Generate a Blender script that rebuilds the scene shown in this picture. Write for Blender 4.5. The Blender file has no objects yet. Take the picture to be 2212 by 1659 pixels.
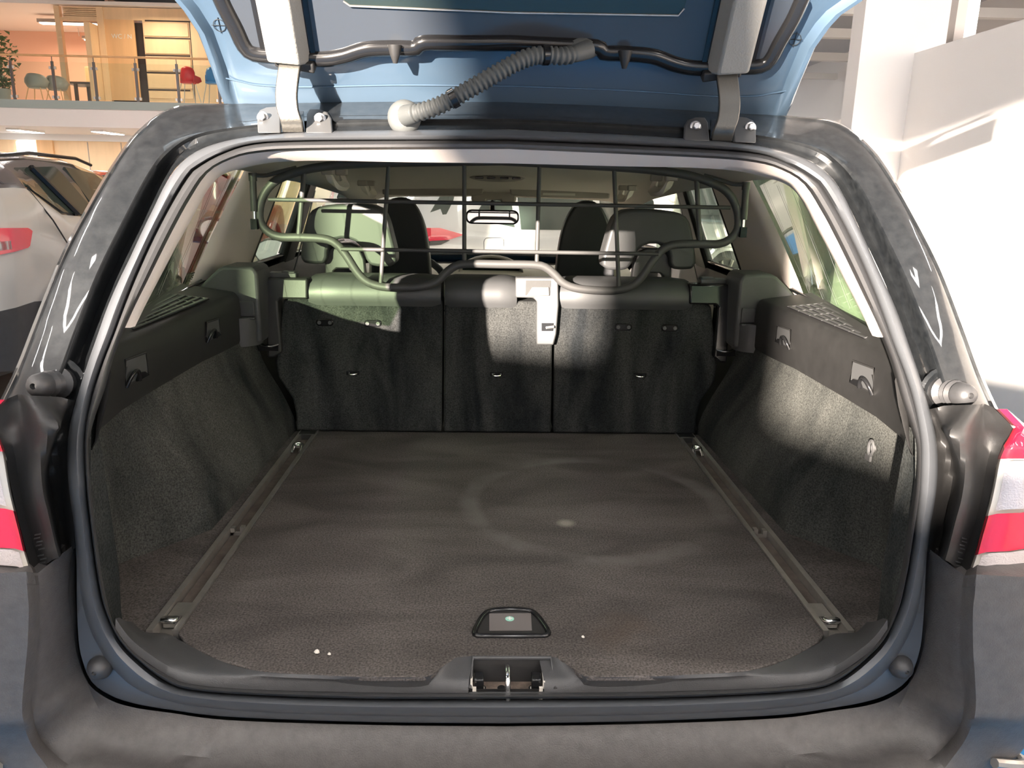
import bpy, bmesh, math, random
from mathutils import Vector, Matrix

random.seed(7)
SC = bpy.context.scene
COL = SC.collection

# ------------------------------------------------------------------ camera
FPX, CX, CY = 1680.0, 1106.0, 829.5          # focal length and centre in photo pixels (2212 x 1659)
FL = 0.70                                    # height of the cargo floor above the showroom floor
CAM = Vector((-0.030, -0.93, FL + 0.65))
_d = Vector(((1058 - CX) / FPX, (CY - 400) / FPX, -1)).normalized()
_r = math.radians(1.05)
_x = Vector((math.cos(_r), -math.sin(_r), 0)); _x = (_x - _d * _x.dot(_d)).normalized()
_u = _x.cross(_d)
ROT = Matrix((_x, _d, _u))                   # camera -> world
cam = bpy.data.objects.new('camera', bpy.data.cameras.new('camera'))
cam.data.sensor_width = 36.0
cam.data.lens = 36.0 * FPX / 2212.0
cam.data.clip_start = 0.02
cam.matrix_world = Matrix.Translation(CAM) @ ROT.to_4x4()
COL.objects.link(cam)
SC.camera = cam

# ------------------------------------------------------------------ light
SC.view_settings.view_transform = 'Standard'
SC.view_settings.look = 'None'
SC.view_settings.gamma = 1.0
SC.view_settings.use_curve_mapping = False
SC.view_settings.exposure = 0.0
SUN_AZ, SUN_EL = math.radians(26.5), math.radians(8.7)   # low sun from behind, left of the camera
world = bpy.data.worlds.new('sky'); SC.world = world; world.use_nodes = True
bg = world.node_tree.nodes['Background']
bg.inputs[0].default_value = (0.78, 0.89, 1.0, 1)
bg.inputs[1].default_value = 1.9
sun = bpy.data.objects.new('sun', bpy.data.lights.new('sun', 'SUN'))
sun.data.energy = 42.0
sun.data.angle = math.radians(0.6)
sun.data.color = (1.0, 0.87, 0.74)
sd = Vector((math.sin(SUN_AZ) * math.cos(SUN_EL), math.cos(SUN_AZ) * math.cos(SUN_EL), -math.sin(SUN_EL)))
sun.rotation_euler = sd.to_track_quat('-Z', 'Y').to_euler()
sun.location = (-8, -16, 8)
COL.objects.link(sun)

# ------------------------------------------------------------------ pixel -> place helpers
def ray(u, v):
    return ROT @ Vector(((u - CX) / FPX, (CY - v) / FPX, -1))
def hy(u, v, Y):
    d = ray(u, v); return CAM + d * ((Y - CAM.y) / d.y)
def hx(u, v, X):
    d = ray(u, v); return CAM + d * ((X - CAM.x) / d.x)
def hz(u, v, H):
    d = ray(u, v); return CAM + d * ((FL + H - CAM.z) / d.z)
def hp(u, v, p0, n):
    d = ray(u, v); return CAM + d * (n.dot(p0 - CAM) / n.dot(d))
def gap(h):                                   # y of the tailgate opening at height h above the cargo floor
    return 0.0 if h < .28 else (h - .28) * .8
def hg(u, v, off=0.0):
    d = ray(u, v); lo, hi = .3, 3.0
    for _ in range(40):
        m = (lo + hi) / 2; p = CAM + d * m
        if p.y > gap(p.z - FL) + off: hi = m
        else: lo = m
    return CAM + d * lo
def C(x, y, h):                               # car coordinates, h above the cargo floor
    return Vector((x, y, h + FL))
def mir(p): return Vector((-p.x, p.y, p.z))

# ------------------------------------------------------------------ geometry helpers
def cr(pts, n, closed=False):
    """resample a polyline through its points (Catmull-Rom), evenly by length"""
    P = [Vector(p) for p in pts]; m = len(P); out = []
    segs = m if closed else m - 1
    for i in range(segs):
        if closed: a, b, c, d = P[(i - 1) % m], P[i], P[(i + 1) % m], P[(i + 2) % m]
        else: a, b, c, d = P[max(i - 1, 0)], P[i], P[i + 1], P[min(i + 2, m - 1)]
        k = 10
        for j in range(k):
            t = j / k
            out.append(.5 * ((2 * b) + (c - a) * t + (2 * a - 5 * b + 4 * c - d) * t * t + (3 * b - a - 3 * c + d) * t ** 3))
    if not closed: out.append(P[-1])
    else: out.append(out[0])
    L = [0.0]
    for i in range(1, len(out)): L.append(L[-1] + (out[i] - out[i - 1]).length)
    res = []; j = 0
    cnt = n if closed else n - 1
    for i in range(n):
        s = L[-1] * i / cnt
        while j < len(L) - 2 and L[j + 1] < s: j += 1
        t = (s - L[j]) / max(L[j + 1] - L[j], 1e-9)
        res.append(out[j].lerp(out[j + 1], min(max(t, 0), 1)))
    return res
def cri(pts, n):
    """Catmull-Rom through 2D points, evenly by point index"""
    P = [Vector((a, b, 0)) for a, b in pts]; m = len(P); r = []
    for i in range(n):
        s = (m - 1) * i / (n - 1); k = min(int(s), m - 2); t = s - k
        a, b, c, d = P[max(k - 1, 0)], P[k], P[k + 1], P[min(k + 2, m - 1)]
        q = .5 * ((2 * b) + (c - a) * t + (2 * a - 5 * b + 4 * c - d) * t * t + (3 * b - a - 3 * c + d) * t ** 3)
        r.append((q.x, q.y))
    return r
def cr2(pts, n): return [(p.x, p.y) for p in cr([(a, b, 0) for a, b in pts], n)]
def lin(pts, n):
    """piecewise linear resample, evenly by index"""
    P = [Vector(p) for p in pts]; r = []
    for i in range(n):
        s = (len(P) - 1) * i / (n - 1); k = min(int(s), len(P) - 2)
        r.append(P[k].lerp(P[k + 1], s - k))
    return r
def loft(rings, ring_closed=False, closed=False, caps=False):
    n = len(rings[0]); V = [tuple(p) for r in rings for p in r]; F = []
    R = len(rings)
    for i in range(R if closed else R - 1):
        for j in range(n if ring_closed else n - 1):
            a, b = i * n + j, i * n + (j + 1) % n
            c, d = ((i + 1) % R) * n + (j + 1) % n, ((i + 1) % R) * n + j
            F.append((a, b, c, d))
    if caps:
        F.append(tuple(range(n))[::-1]); F.append(tuple((R - 1) * n + j for j in range(n)))
    return V, F
def tube(path, r, n=10, closed=False, caps=True, flat=None):
    """round (or flat=(half width, half thickness) rectangular) sweep; r may be a list"""
    P = [Vector(p) for p in path]; m = len(P); rings = []
    up = None
    for i in range(m):
        if closed: t = P[(i + 1) % m] - P[i - 1]
        else: t = P[min(i + 1, m - 1)] - P[max(i - 1, 0)]
        t.normalize()
        if up is None:
            up = Vector((0, 0, 1)) if abs(t.z) < .9 else Vector((0, 1, 0))
        s = t.cross(up).normalized(); up = s.cross(t).normalized()
        if flat:
            w, h = flat
            rings.append([P[i] + s * w + up * h, P[i] - s * w + up * h, P[i] - s * w - up * h, P[i] + s * w - up * h])
        else:
            rr = r[i] if isinstance(r, (list, tuple)) else r
            rings.append([P[i] + (s * math.cos(2 * math.pi * k / n) + up * math.sin(2 * math.pi * k / n)) * rr for k in range(n)])
    return loft(rings, True, closed, caps and not closed)
def ribbon(path, side, w, th):
    """strap of constant sideways direction, half width w, half thickness th"""
    P = [Vector(p) for p in path]; rings = []; s = Vector(side).normalized()
    for i in range(len(P)):
        t = (P[min(i + 1, len(P) - 1)] - P[max(i - 1, 0)]).normalized(); nn = t.cross(s).normalized()
        rings.append([P[i] + s * w + nn * th, P[i] - s * w + nn * th, P[i] - s * w - nn * th, P[i] + s * w - nn * th])
    return loft(rings, True, False, True)
def box(c, s, M=None):
    x, y, z = s[0] / 2, s[1] / 2, s[2] / 2
    V = [Vector((a * x, b * y, d * z)) for a in (-1, 1) for b in (-1, 1) for d in (-1, 1)]
    if M: V = [M @ p for p in V]
    V = [tuple(p + Vector(c)) for p in V]
    return V, [(0, 1, 3, 2), (4, 6, 7, 5), (0, 4, 5, 1), (2, 3, 7, 6), (0, 2, 6, 4), (1, 5, 7, 3)]
def bx(x0, x1, y0, y1, z0, z1):
    return box(((x0 + x1) / 2, (y0 + y1) / 2, (z0 + z1) / 2), (abs(x1 - x0), abs(y1 - y0), abs(z1 - z0)))
def cyl(a, b, r0, r1=None, n=16):
    return tube([a, b], [r0, r0 if r1 is None else r1], n)
def lathe(a, axis, prof, n=20):
    """profile [(distance along axis, radius)] round a point"""
    ax = Vector(axis).normalized(); s = ax.orthogonal().normalized(); t = ax.cross(s)
    rings = [[Vector(a) + ax * d + (s * math.cos(2 * math.pi * k / n) + t * math.sin(2 * math.pi * k / n)) * r for k in range(n)] for d, r in prof]
    return loft(rings, True, False, True)
def prism(poly, vec):
    """closed plate: polygon (3D points) pushed along vec"""
    n = len(poly); v = Vector(vec)
    V = [tuple(p) for p in poly] + [tuple(Vector(p) + v) for p in poly]
    F = [tuple(range(n))[::-1], tuple(range(n, 2 * n))]
    for i in range(n): F.append((i, (i + 1) % n, n + (i + 1) % n, n + i))
    return V, F
def cat(*vf):
    V, F = [], []
    for v, f in vf:
        o = len(V); V += v; F += [tuple(i + o for i in q) for q in f]
    return V, F
def mirr(vf):
    return [(-x, y, z) for x, y, z in vf[0]], [tuple(reversed(f)) for f in vf[1]]
def both(vf): return cat(vf, mirr(vf))
def shift(vf, d): return [tuple(Vector(v) + Vector(d)) for v in vf[0]], vf[1]
def xf(vf, M): return [tuple(M @ Vector(v)) for v in vf[0]], vf[1]
def rrect(w, h, r, n=4):
    pts = []
    for cx, cy, a0 in ((w / 2 - r, h / 2 - r, 0), (-w / 2 + r, h / 2 - r, 90), (-w / 2 + r, -h / 2 + r, 180), (w / 2 - r, -h / 2 + r, 270)):
        for k in range(n + 1):
            a = math.radians(a0 + 90 * k / n); pts.append((cx + r * math.cos(a), cy + r * math.sin(a)))
    return pts

ORG = {}
def empty(name, loc=(0, 0, 0), label=None, cat_=None, group=None):
    o = bpy.data.objects.new(name, None); COL.objects.link(o); o.location = loc; ORG[o] = Vector(loc)
    o.empty_display_size = .1
    tag(o, label, cat_, group); return o
def tag(o, label=None, cat_=None, group=None, kind=None):
    if label: o['label'] = label
    if cat_: o['category'] = cat_
    if group: o['group'] = group
    if kind: o['kind'] = kind
    return o
def mk(name, vf, mat, parent=None, smooth=40, bevel=0, seg=2, solid=0, subd=0, origin=None, label=None):
    """one mesh object from world-space verts; child of parent when given"""
    V, F = vf
    po = ORG[parent] if parent else Vector((0, 0, 0))
    o_ = Vector(origin) if origin is not None else po
    me = bpy.data.meshes.new(name)
    me.from_pydata([tuple(Vector(v) - o_) for v in V], [], F)
    bm = bmesh.new(); bm.from_mesh(me)
    bmesh.ops.remove_doubles(bm, verts=bm.verts, dist=1e-6)
    bmesh.ops.recalc_face_normals(bm, faces=bm.faces)
    bm.to_mesh(me); bm.free()
    if smooth:
        me.polygons.foreach_set('use_smooth', [True] * len(me.polygons))
        me.set_sharp_from_angle(angle=math.radians(smooth))
    if mat: me.materials.append(mat)
    ob = bpy.data.objects.new(name, me); COL.objects.link(ob); ORG[ob] = o_
    if parent: ob.parent = parent
    ob.location = o_ - po
    if solid:
        m = ob.modifiers.new('s', 'SOLIDIFY'); m.thickness = solid; m.offset = 0
    if bevel:
        m = ob.modifiers.new('b', 'BEVEL'); m.width = bevel; m.segments = seg; m.limit_method = 'ANGLE'; m.angle_limit = math.radians(35)
        m.harden_normals = False
    if subd:
        m = ob.modifiers.new('u', 'SUBSURF'); m.levels = subd; m.render_levels = subd
    if label: ob['label'] = label
    return ob
def copy_tree(o, parent=None, loc=None):
    c = o.copy(); COL.objects.link(c); c.parent = parent; ORG[c] = ORG[o]
    if loc is not None: c.location = loc
    for ch in o.children: copy_tree(ch, c)
    return c
def text(name, body, size, mat, parent, M, ext=.0006):
    cu = bpy.data.curves.new(name, 'FONT'); cu.body = body; cu.size = size; cu.extrude = ext
    cu.align_x = 'CENTER'; cu.align_y = 'CENTER'
    t = bpy.data.objects.new(name, cu); COL.objects.link(t)
    dg = bpy.context.evaluated_depsgraph_get()
    me = bpy.data.meshes.new_from_object(t.evaluated_get(dg))
    bpy.data.objects.remove(t)
    me.transform(M @ Matrix.Identity(4))
    po = ORG[parent]; me.transform(Matrix.Translation(-po))
    me.materials.clear(); me.materials.append(mat)
    ob = bpy.data.objects.new(name, me); COL.objects.link(ob); ob.parent = parent; ORG[ob] = po
    return ob

# ------------------------------------------------------------------ materials
def pm(name, col, rough=.5, metal=0., coat=0., coat_r=.03, spec=.5, bump=0., bscale=200., var=0., vscale=8., emit=None, estr=0., sheen=0., tint=None, stretch=None):
    m = bpy.data.materials.new(name); m.use_nodes = True
    nt = m.node_tree; b = nt.nodes['Principled BSDF']
    b.inputs['Base Color'].default_value = (*col, 1)
    b.inputs['Roughness'].default_value = rough
    b.inputs['Metallic'].default_value = metal
    b.inputs['Coat Weight'].default_value = coat
    b.inputs['Coat Roughness'].default_value = coat_r
    b.inputs['Specular IOR Level'].default_value = spec
    b.inputs['Sheen Weight'].default_value = sheen
    if emit:
        b.inputs['Emission Color'].default_value = (*emit, 1); b.inputs['Emission Strength'].default_value = estr
    tc = None
    if bump or var:
        tc = nt.nodes.new('ShaderNodeTexCoord')
        vec = tc.outputs['Object']
        if stretch:
            mp = nt.nodes.new('ShaderNodeMapping'); mp.inputs['Scale'].default_value = stretch
            nt.links.new(vec, mp.inputs[0]); vec = mp.outputs[0]
    if var:
        nz = nt.nodes.new('ShaderNodeTexNoise'); nz.inputs['Scale'].default_value = vscale; nz.inputs['Detail'].default_value = 6
        nz.inputs['Roughness'].default_value = .65
        rp = nt.nodes.new('ShaderNodeValToRGB')
        rp.color_ramp.elements[0].position = .3; rp.color_ramp.elements[1].position = .7
        lo = [c * (1 - var) for c in col]; hi = [min(c * (1 + var), 1) for c in (tint or col)]
        rp.color_ramp.elements[0].color = (*lo, 1); rp.color_ramp.elements[1].color = (*hi, 1)
        nt.links.new(vec, nz.inputs['Vector']); nt.links.new(nz.outputs[0], rp.inputs[0])
        nt.links.new(rp.outputs[0], b.inputs['Base Color'])
    if bump:
        n2 = nt.nodes.new('ShaderNodeTexNoise'); n2.inputs['Scale'].default_value = bscale; n2.inputs['Detail'].default_value = 3
        bp = nt.nodes.new('ShaderNodeBump'); bp.inputs['Strength'].default_value = bump; bp.inputs['Distance'].default_value = .002
        nt.links.new(tc.outputs['Object'], n2.inputs['Vector']); nt.links.new(n2.outputs[0], bp.inputs['Height'])
        nt.links.new(bp.outputs[0], b.inputs['Normal'])
    return m
def glass(name, tint, refl=1.0):
    m = bpy.data.materials.new(name); m.use_nodes = True
    nt = m.node_tree; nt.nodes.remove(nt.nodes['Principled BSDF'])
    out = nt.nodes['Material Output']
    t = nt.nodes.new('ShaderNodeBsdfTransparent'); t.inputs[0].default_value = (*tint, 1)
    g = nt.nodes.new('ShaderNodeBsdfGlossy'); g.inputs['Roughness'].default_value = .02; g.inputs[0].default_value = (refl, refl, refl, 1)
    lw = nt.nodes.new('ShaderNodeLayerWeight'); lw.inputs[0].default_value = .5
    pw = nt.nodes.new('ShaderNodeMath'); pw.operation = 'POWER'; pw.inputs[1].default_value = 5
    f = nt.nodes.new('ShaderNodeMath'); f.operation = 'MULTIPLY_ADD'; f.inputs[1].default_value = .85; f.inputs[2].default_value = .035
    nt.links.new(lw.outputs['Facing'], pw.inputs[0]); nt.links.new(pw.outputs[0], f.inputs[0])
    x = nt.nodes.new('ShaderNodeMixShader')
    nt.links.new(f.outputs[0], x.inputs[0]); nt.links.new(t.outputs[0], x.inputs[1]); nt.links.new(g.outputs[0], x.inputs[2])
    nt.links.new(x.outputs[0], out.inputs[0])
    return m
def carpet(name, c, light, vs=5., fine=.35, streak=(1, 1, 1), marks=None):
    """short pile: fine speckle, brushed lighter and darker patches, relief"""
    m = bpy.data.materials.new(name); m.use_nodes = True
    nt = m.node_tree; N = nt.nodes; L = nt.links; b = N['Principled BSDF']
    b.inputs['Roughness'].default_value = .95; b.inputs['Specular IOR Level'].default_value = .15
    b.inputs['Sheen Weight'].default_value = .0
    tc = N.new('ShaderNodeTexCoord'); mp = N.new('ShaderNodeMapping'); mp.inputs['Scale'].default_value = streak
    L.new(tc.outputs['Object'], mp.inputs[0])
    n1 = N.new('ShaderNodeTexNoise'); n1.inputs['Scale'].default_value = vs; n1.inputs['Detail'].default_value = 5; n1.inputs['Distortion'].default_value = .6
    L.new(mp.outputs[0], n1.inputs['Vector'])
    r1 = N.new('ShaderNodeValToRGB'); r1.color_ramp.elements[0].position = .36; r1.color_ramp.elements[1].position = .66
    r1.color_ramp.elements[0].color = (*c, 1); r1.color_ramp.elements[1].color = (*light, 1)
    L.new(n1.outputs[0], r1.inputs[0])
    n2 = N.new('ShaderNodeTexNoise'); n2.inputs['Scale'].default_value = 320; n2.inputs['Detail'].default_value = 2
    L.new(tc.outputs['Object'], n2.inputs['Vector'])
    mr = N.new('ShaderNodeMapRange'); mr.inputs[1].default_value = .3; mr.inputs[2].default_value = .7; mr.inputs[3].default_value = 1 - fine; mr.inputs[4].default_value = 1 + fine
    L.new(n2.outputs[0], mr.inputs[0])
    mx = N.new('ShaderNodeMix'); mx.data_type = 'RGBA'; mx.blend_type = 'MULTIPLY'; mx.inputs[0].default_value = 1
    L.new(r1.outputs[0], mx.inputs[6]); L.new(mr.outputs[0], mx.inputs[7])
    col = mx.outputs[2]
    if marks:
        col = marks(nt, tc, col)
    L.new(col, b.inputs['Base Color'])
    bp = N.new('ShaderNodeBump'); bp.inputs['Strength'].default_value = .5; bp.inputs['Distance'].default_value = .0015
    L.new(n2.outputs[0], bp.inputs['Height']); L.new(bp.outputs[0], b.inputs['Normal'])
    return m
def floor_marks(nt, tc, col):
    """wear on the cargo mat: the pressed ring of a wheel, a scuffed pale spot, a brown stain"""
    N, L = nt.nodes, nt.links
    nz = N.new('ShaderNodeTexNoise'); nz.inputs['Scale'].default_value = 9; nz.inputs['Detail'].default_value = 4
    L.new(tc.outputs['Object'], nz.inputs['Vector'])
    def dist(cx, cy):
        v = N.new('ShaderNodeVectorMath'); v.operation = 'DISTANCE'; v.inputs[1].default_value = (cx, cy, FL)
        L.new(tc.outputs['Object'], v.inputs[0]); return v.outputs['Value']
    def ramp(val, stops):
        r = N.new('ShaderNodeValToRGB'); e = r.color_ramp.elements
        e[0].position, e[1].position = stops[0][0], stops[-1][0]
        e[0].color = (*[stops[0][1]] * 3, 1); e[1].color = (*[stops[-1][1]] * 3, 1)
        for p, c in stops[1:-1]:
            k = e.new(p); k.color = (c, c, c, 1)
        L.new(val, r.inputs[0]); return r.outputs[0]
    def mul(a, b_):
        m = N.new('ShaderNodeMath'); m.operation = 'MULTIPLY'; L.new(a, m.inputs[0])
        if isinstance(b_, float): m.inputs[1].default_value = b_
        else: L.new(b_, m.inputs[1])
        return m.outputs[0]
    def blend(c, fac, tgt):
        x = N.new('ShaderNodeMix'); x.data_type = 'RGBA'; L.new(fac, x.inputs[0]); L.new(c, x.inputs[6]); x.inputs[7].default_value = (*tgt, 1); return x.outputs[2]
    c0 = C(.197, .606, 0)
    ring = ramp(dist(c0.x, c0.y), [(0, 0), (.236, 0), (.252, 1), (.270, .8), (.292, 0), (1, 0)])
    mod = ramp(nz.outputs[0], [(0, .05), (.42, .15), (.62, 1), (1, 1)])
    col = blend(col, mul(mul(ring, mod), .65), (.16, .15, .14))
    p1 = hz(1222, 1130, 0); col = blend(col, mul(ramp(dist(p1.x, p1.y), [(0, 1), (.008, .9), (.022, 0), (1, 0)]), .6), (.36, .33, .28))
    p2 = hz(1345, 1370, 0); col = blend(col, mul(mul(ramp(dist(p2.x, p2.y), [(0, 1), (.03, .8), (.07, 0), (1, 0)]), mod), .6), (.085, .060, .042))
    return col

M = {}
M['paint'] = pm('blue_black_metallic_paint', (.010, .013, .017), .45, .3, 1., .025, var=.5, vscale=70, tint=(.013, .0145, .016))
M['paint_sunlit'] = pm('dusty_sunlit_blue_paint', (.072, .116, .170), .48, .55, .6, .06)  # same body paint with dust, lightened blue for sun and floor reflection
M['jamb'] = pm('satin_blue_grey_paint', (.095, .101, .111), .42, .3, .2, .2)
M['rubber'] = pm('black_rubber', (.040, .040, .042), .42, bump=.05, bscale=500)
M['rubber_grey'] = pm('grey_rubber', (.075, .080, .080), .6, bump=.1, bscale=300)
M['plastic'] = pm('grained_black_plastic', (.022, .0215, .0215), .5, bump=.10, bscale=700, var=.15, vscale=30)
M['plastic_g'] = pm('charcoal_plastic', (.05, .05, .052), .45, bump=.2, bscale=700, var=.12, vscale=20)
M['gloss_black'] = pm('gloss_black_plastic', (.012, .012, .013), .16)
M['bumper'] = pm('grey_bumper_plastic', (.086, .080, .078), .5, bump=.3, bscale=500, var=.18, vscale=60)
M['carpet_wall'] = carpet('grey_green_carpet', (.020, .0225, .0225), (.078, .079, .073), 5.0, .50, (1, 1, .45))
M['carpet_seat'] = carpet('charcoal_carpet', (.012, .0135, .015), (.044, .045, .044), 7.0, .45, (1.8, 1, .40))
M['carpet_floor'] = carpet('dark_brown_grey_carpet', (.066, .059, .055), (.112, .100, .093), 3.6, .45, (1, 2.2, 1), floor_marks)
M['cream'] = pm('pale_cream_trim', (.74, .66, .60), .75, bump=.08, bscale=400)
M['lining'] = pm('beige_roof_lining', (.74, .67, .60), .9, bump=.15, bscale=500)
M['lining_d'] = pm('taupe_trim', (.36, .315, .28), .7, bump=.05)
M['leather'] = pm('dark_leather', (.050, .051, .053), .48, bump=.06, bscale=500)
M['leather_b'] = pm('beige_leather', (.50, .44, .38), .45, bump=.15, bscale=260)
M['leather_k'] = pm('black_leather', (.022, .023, .026), .45, bump=.15, bscale=260)
M['alu'] = pm('brushed_aluminium', (.46, .44, .41), .42, .85, var=.15, vscale=25)
M['alu_dirty'] = pm('dirty_channel', (.14, .115, .10), .6, .4, var=.4, vscale=30)
M['chrome'] = pm('bright_steel', (.8, .8, .8), .15, 1.)
M['steel'] = pm('zinc_steel', (.55, .55, .56), .35, .9)
M['steel_brown'] = pm('soiled_steel', (.22, .17, .14), .55, .6, var=.5, vscale=60)
M['guard'] = pm('black_powder_coat', (.055, .054, .054), .5, bump=.05)
M['hinge'] = pm('black_painted_hinge', (.09, .085, .075), .35, .6, .4, .2, bump=.15, bscale=250)
M['dust'] = pm('matt_grey_plastic', (.25, .245, .23), .65, bump=.35, bscale=350)
M['plate'] = pm('sealed_grey_bracket', (.10, .102, .105), .5, .3)
M['mat_grey'] = pm('grey_lid', (.15, .135, .13), .55)
M['green'] = pm('mint_green_print', (.30, .62, .50), .5)
M['white_p'] = pm('white_print', (.75, .78, .75), .5)
M['glass_q'] = glass('green_tinted_glass', (.60, .70, .57))
M['glass_d'] = glass('lightly_tinted_glass', (.80, .90, .82))
M['glass_w'] = glass('windscreen_glass', (.93, .96, .94))
M['glass_clear'] = glass('clear_glass', (.93, .97, .95), .8)
M['glass_k'] = pm('dark_glass', (.02, .028, .026), .03, 0, 0, spec=.7)
M['mirror'] = pm('mirror_glass', (.85, .88, .92), .02, 1.)
M['red'] = pm('red_lens', (.62, .012, .035), .12, 0, 1., .02)
M['red2'] = pm('bright_red_lens', (.80, .03, .07), .15, 0, 1., .02)
M['clear_lens'] = pm('clear_lens', (.66, .60, .60), .14, .0, 1., .02, bump=.6, bscale=420)
M['rim_lens'] = pm('pale_lens_rim', (.66, .62, .56), .25, 0, .6)
# ================================================================== the estate car
car = empty('estate_car', (0, 0, 0), 'dark blue-black estate car with raised tailgate and empty carpeted load bay', 'car')

def half3(px, n, off=0.0, fn=None):
    P = [(fn or hg)(u, v, off) for u, v in cr2(px, n)]
    return P
def full(half):
    a = [p.copy() for p in half]; a[0].x = 0; a[-1].x = 0
    return a + [mir(p) for p in reversed(a[1:-1])]
O_PX = [(1106,280),(860,281),(640,286),(520,298),(439,320),(392,351),(360,393),(332,449),(308,498),(280,558),(255,610),(231,666),(210,726),(189,785),(172,840),(155,900),(146,955),(146,1018),(152,1080),(159,1124),(164,1180),(170,1240),(180,1310),(195,1360),(215,1400),(240,1440),(290,1485),(350,1510),(420,1525),(560,1538),(800,1546),(1106,1549)]
M_PX = [(1106,303),(860,303),(640,305),(540,312),(476,333),(430,358),(409,375),(371,435),(332,509),(297,586),(269,656),(245,722),(220,785),(199,851),(184,930),(183,990),(188,1071),(196,1140),(204,1204),(213,1260),(224,1310),(254,1378),(297,1426),(360,1474),(418,1492),(560,1503),(800,1511),(1106,1511)]
I_PX = [(1106,322),(860,323),(640,325),(560,330),(507,341),(451,371),(409,432),(378,488),(346,551),(315,614),(294,656),(268,712),(245,772),(226,840),(205,900),(193,950),(193,1010),(198,1071),(208,1151),(222,1256),(249,1357),(297,1415),(360,1458),(418,1479),(560,1490),(800,1496),(1106,1497)]
NS = 130
O2, M2, I2 = cr2(O_PX, NS), cr2(M_PX, NS), cr2(I_PX, NS)
def between(A, B, t, off):
    return full([hg(a[0] + (b[0] - a[0]) * t, a[1] + (b[1] - a[1]) * t, off) for a, b in zip(A, B)])
# flange of the opening and the rubber door seal, swept right round
fl = [between(O2, M2, 0, .014), between(O2, M2, 0, .002), between(O2, M2, .22, -.010), between(O2, M2, .55, -.014), between(O2, M2, .85, -.008), between(O2, M2, 1, .010)]
mk('opening_flange', loft(fl, True), M['jamb'], car, 60, label='satin blue-grey flange round the tailgate opening')
sl = [between(M2, I2, 0, .012), between(M2, I2, .18, -.008), between(M2, I2, .45, -.018), between(M2, I2, .75, -.014), between(M2, I2, 1, .004), between(M2, I2, 1.03, .03), between(M2, I2, .97, .08)]
mk('door_seal', loft(sl, True), M['rubber'], car, 60, label='black rubber seal round the tailgate opening')

# rear pillars and roof edge: lofted from the flange to the outer silhouette
S_PX = [(150,930),(158,892),(182,810),(210,726),(255,610),(308,498),(360,393),(392,351),(439,320),(520,298),(640,286),(860,281),(1106,280)]
B_PX = [(-30,925),(-8,880),(35,792),(75,690),(130,555),(185,450),(245,350),(300,280),(373,232),(474,224),(640,213),(860,207),(1106,206)]
B_Y  = [.07,.085,.115,.15,.20,.25,.32,.37,.42,.455,.47,.47,.47]
NB = 76
S2, B2 = cri(S_PX, NB), cri(B_PX, NB)
BY = [p.x for p in lin([(y, 0, 0) for y in B_Y], NB)]
prof = [(0, .004), (.05, .022), (.14, .034), (.24, .020), (.31, -.004), (.37, -.010), (.50, -.009), (.68, -.012), (.86, -.006), (.91, .002), (.95, -.001), (1, .014)]
rings = []
for t, dy in prof:
    r = []
    for i in range(NB):
        s, b = S2[i], B2[i]
        ys = hg(*s).y
        amp = 1 - .55 * min(max((i / NB - .52) / .16, 0), 1)
        r.append(hy(s[0] + (b[0] - s[0]) * t, s[1] + (b[1] - s[1]) * t, ys + (BY[i] - ys) * t + dy * amp))
    rings.append(r)
last = rings[-1]
def wrapped(dy, inx):
    return [Vector((p.x + (inx if i < NB * .55 else 0), p.y + dy, p.z - (.004 if i > NB * .6 else 0))) for i, p in enumerate(last)]
rings.append(wrapped(.03, -.004)); rings.append(wrapped(.09, -.006)); rings.append(wrapped(.16, .0))
def fullopen(r):
    a = [p.copy() for p in r]; a[-1].x = 0
    return a + [mir(p) for p in reversed(a[:-1])]
mk('rear_pillar_frame', loft([fullopen(r) for r in rings]), M['paint'], car, 50, label='glossy blue-black painted rear pillars and roof edge')

# roof skin, sides, bonnet: the rest of the body
rr = []
for y, hh, w in ((.465, .785, .56), (.60, .80, .60), (1.1, .835, .665), (1.7, .83, .675), (2.3, .79, .66), (2.75, .715, .60)):
    rr.append([C(x * w, y, hh - .085 * abs(x) ** 3) for x in (-1, -.8, -.5, 0, .5, .8, 1)])
mk('roof_panel', loft(rr), M['paint'], car, 60, solid=.012)
for s in (-1, 1):
    st = []
    for y, wb, wt, ht in ((.22, .73, .64, .28), (.40, .82, .70, .34), (.7, .90, .735, .385), (1.1, .935, .765, .40), (2.0, .94, .775, .395), (3.2, .93, .74, .36), (3.9, .90, .72, .26), (4.15, .80, .7, .15)):
        st.append([C(s * wt, y, ht), C(s * (wt + .04), y, ht - .02), C(s * wb, y, .20), C(s * (wb + .005), y, -.05), C(s * (wb - .02), y, -.38), C(s * (wb - .12), y, -.44)])
    mk('side_panel', loft(st), M['paint'], car, 50, solid=.01)
bn = []
for y, hh in ((3.22, .30), (3.5, .285), (3.8, .24), (4.05, .15), (4.17, .0), (4.17, -.40)):
    bn.append([C(x * .84, y, hh - .05 * abs(x) ** 3) for x in (-1, -.6, 0, .6, 1)])
mk('bonnet', loft(bn), M['paint'], car, 60, solid=.01)
mk('underbody', bx(-.88, .88, .12, 4.1, FL - .46, FL - .40), M['plastic'], car)
for s in (-1, 1):
    for y in (.72, 3.30):
        w = mk('wheel', lathe((s * .92, y, .345), (-s, 0, 0), [(0, .20), (.0, .30), (.02, .345), (.20, .345), (.225, .30), (.225, .20)], 28), M['rubber'], car)
        mk('rim', lathe((s * .925, y, .345), (-s, 0, 0), [(0, .02), (.01, .05), (.03, .21), (.05, .235), (.20, .235)], 20), M['alu'], w)

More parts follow.
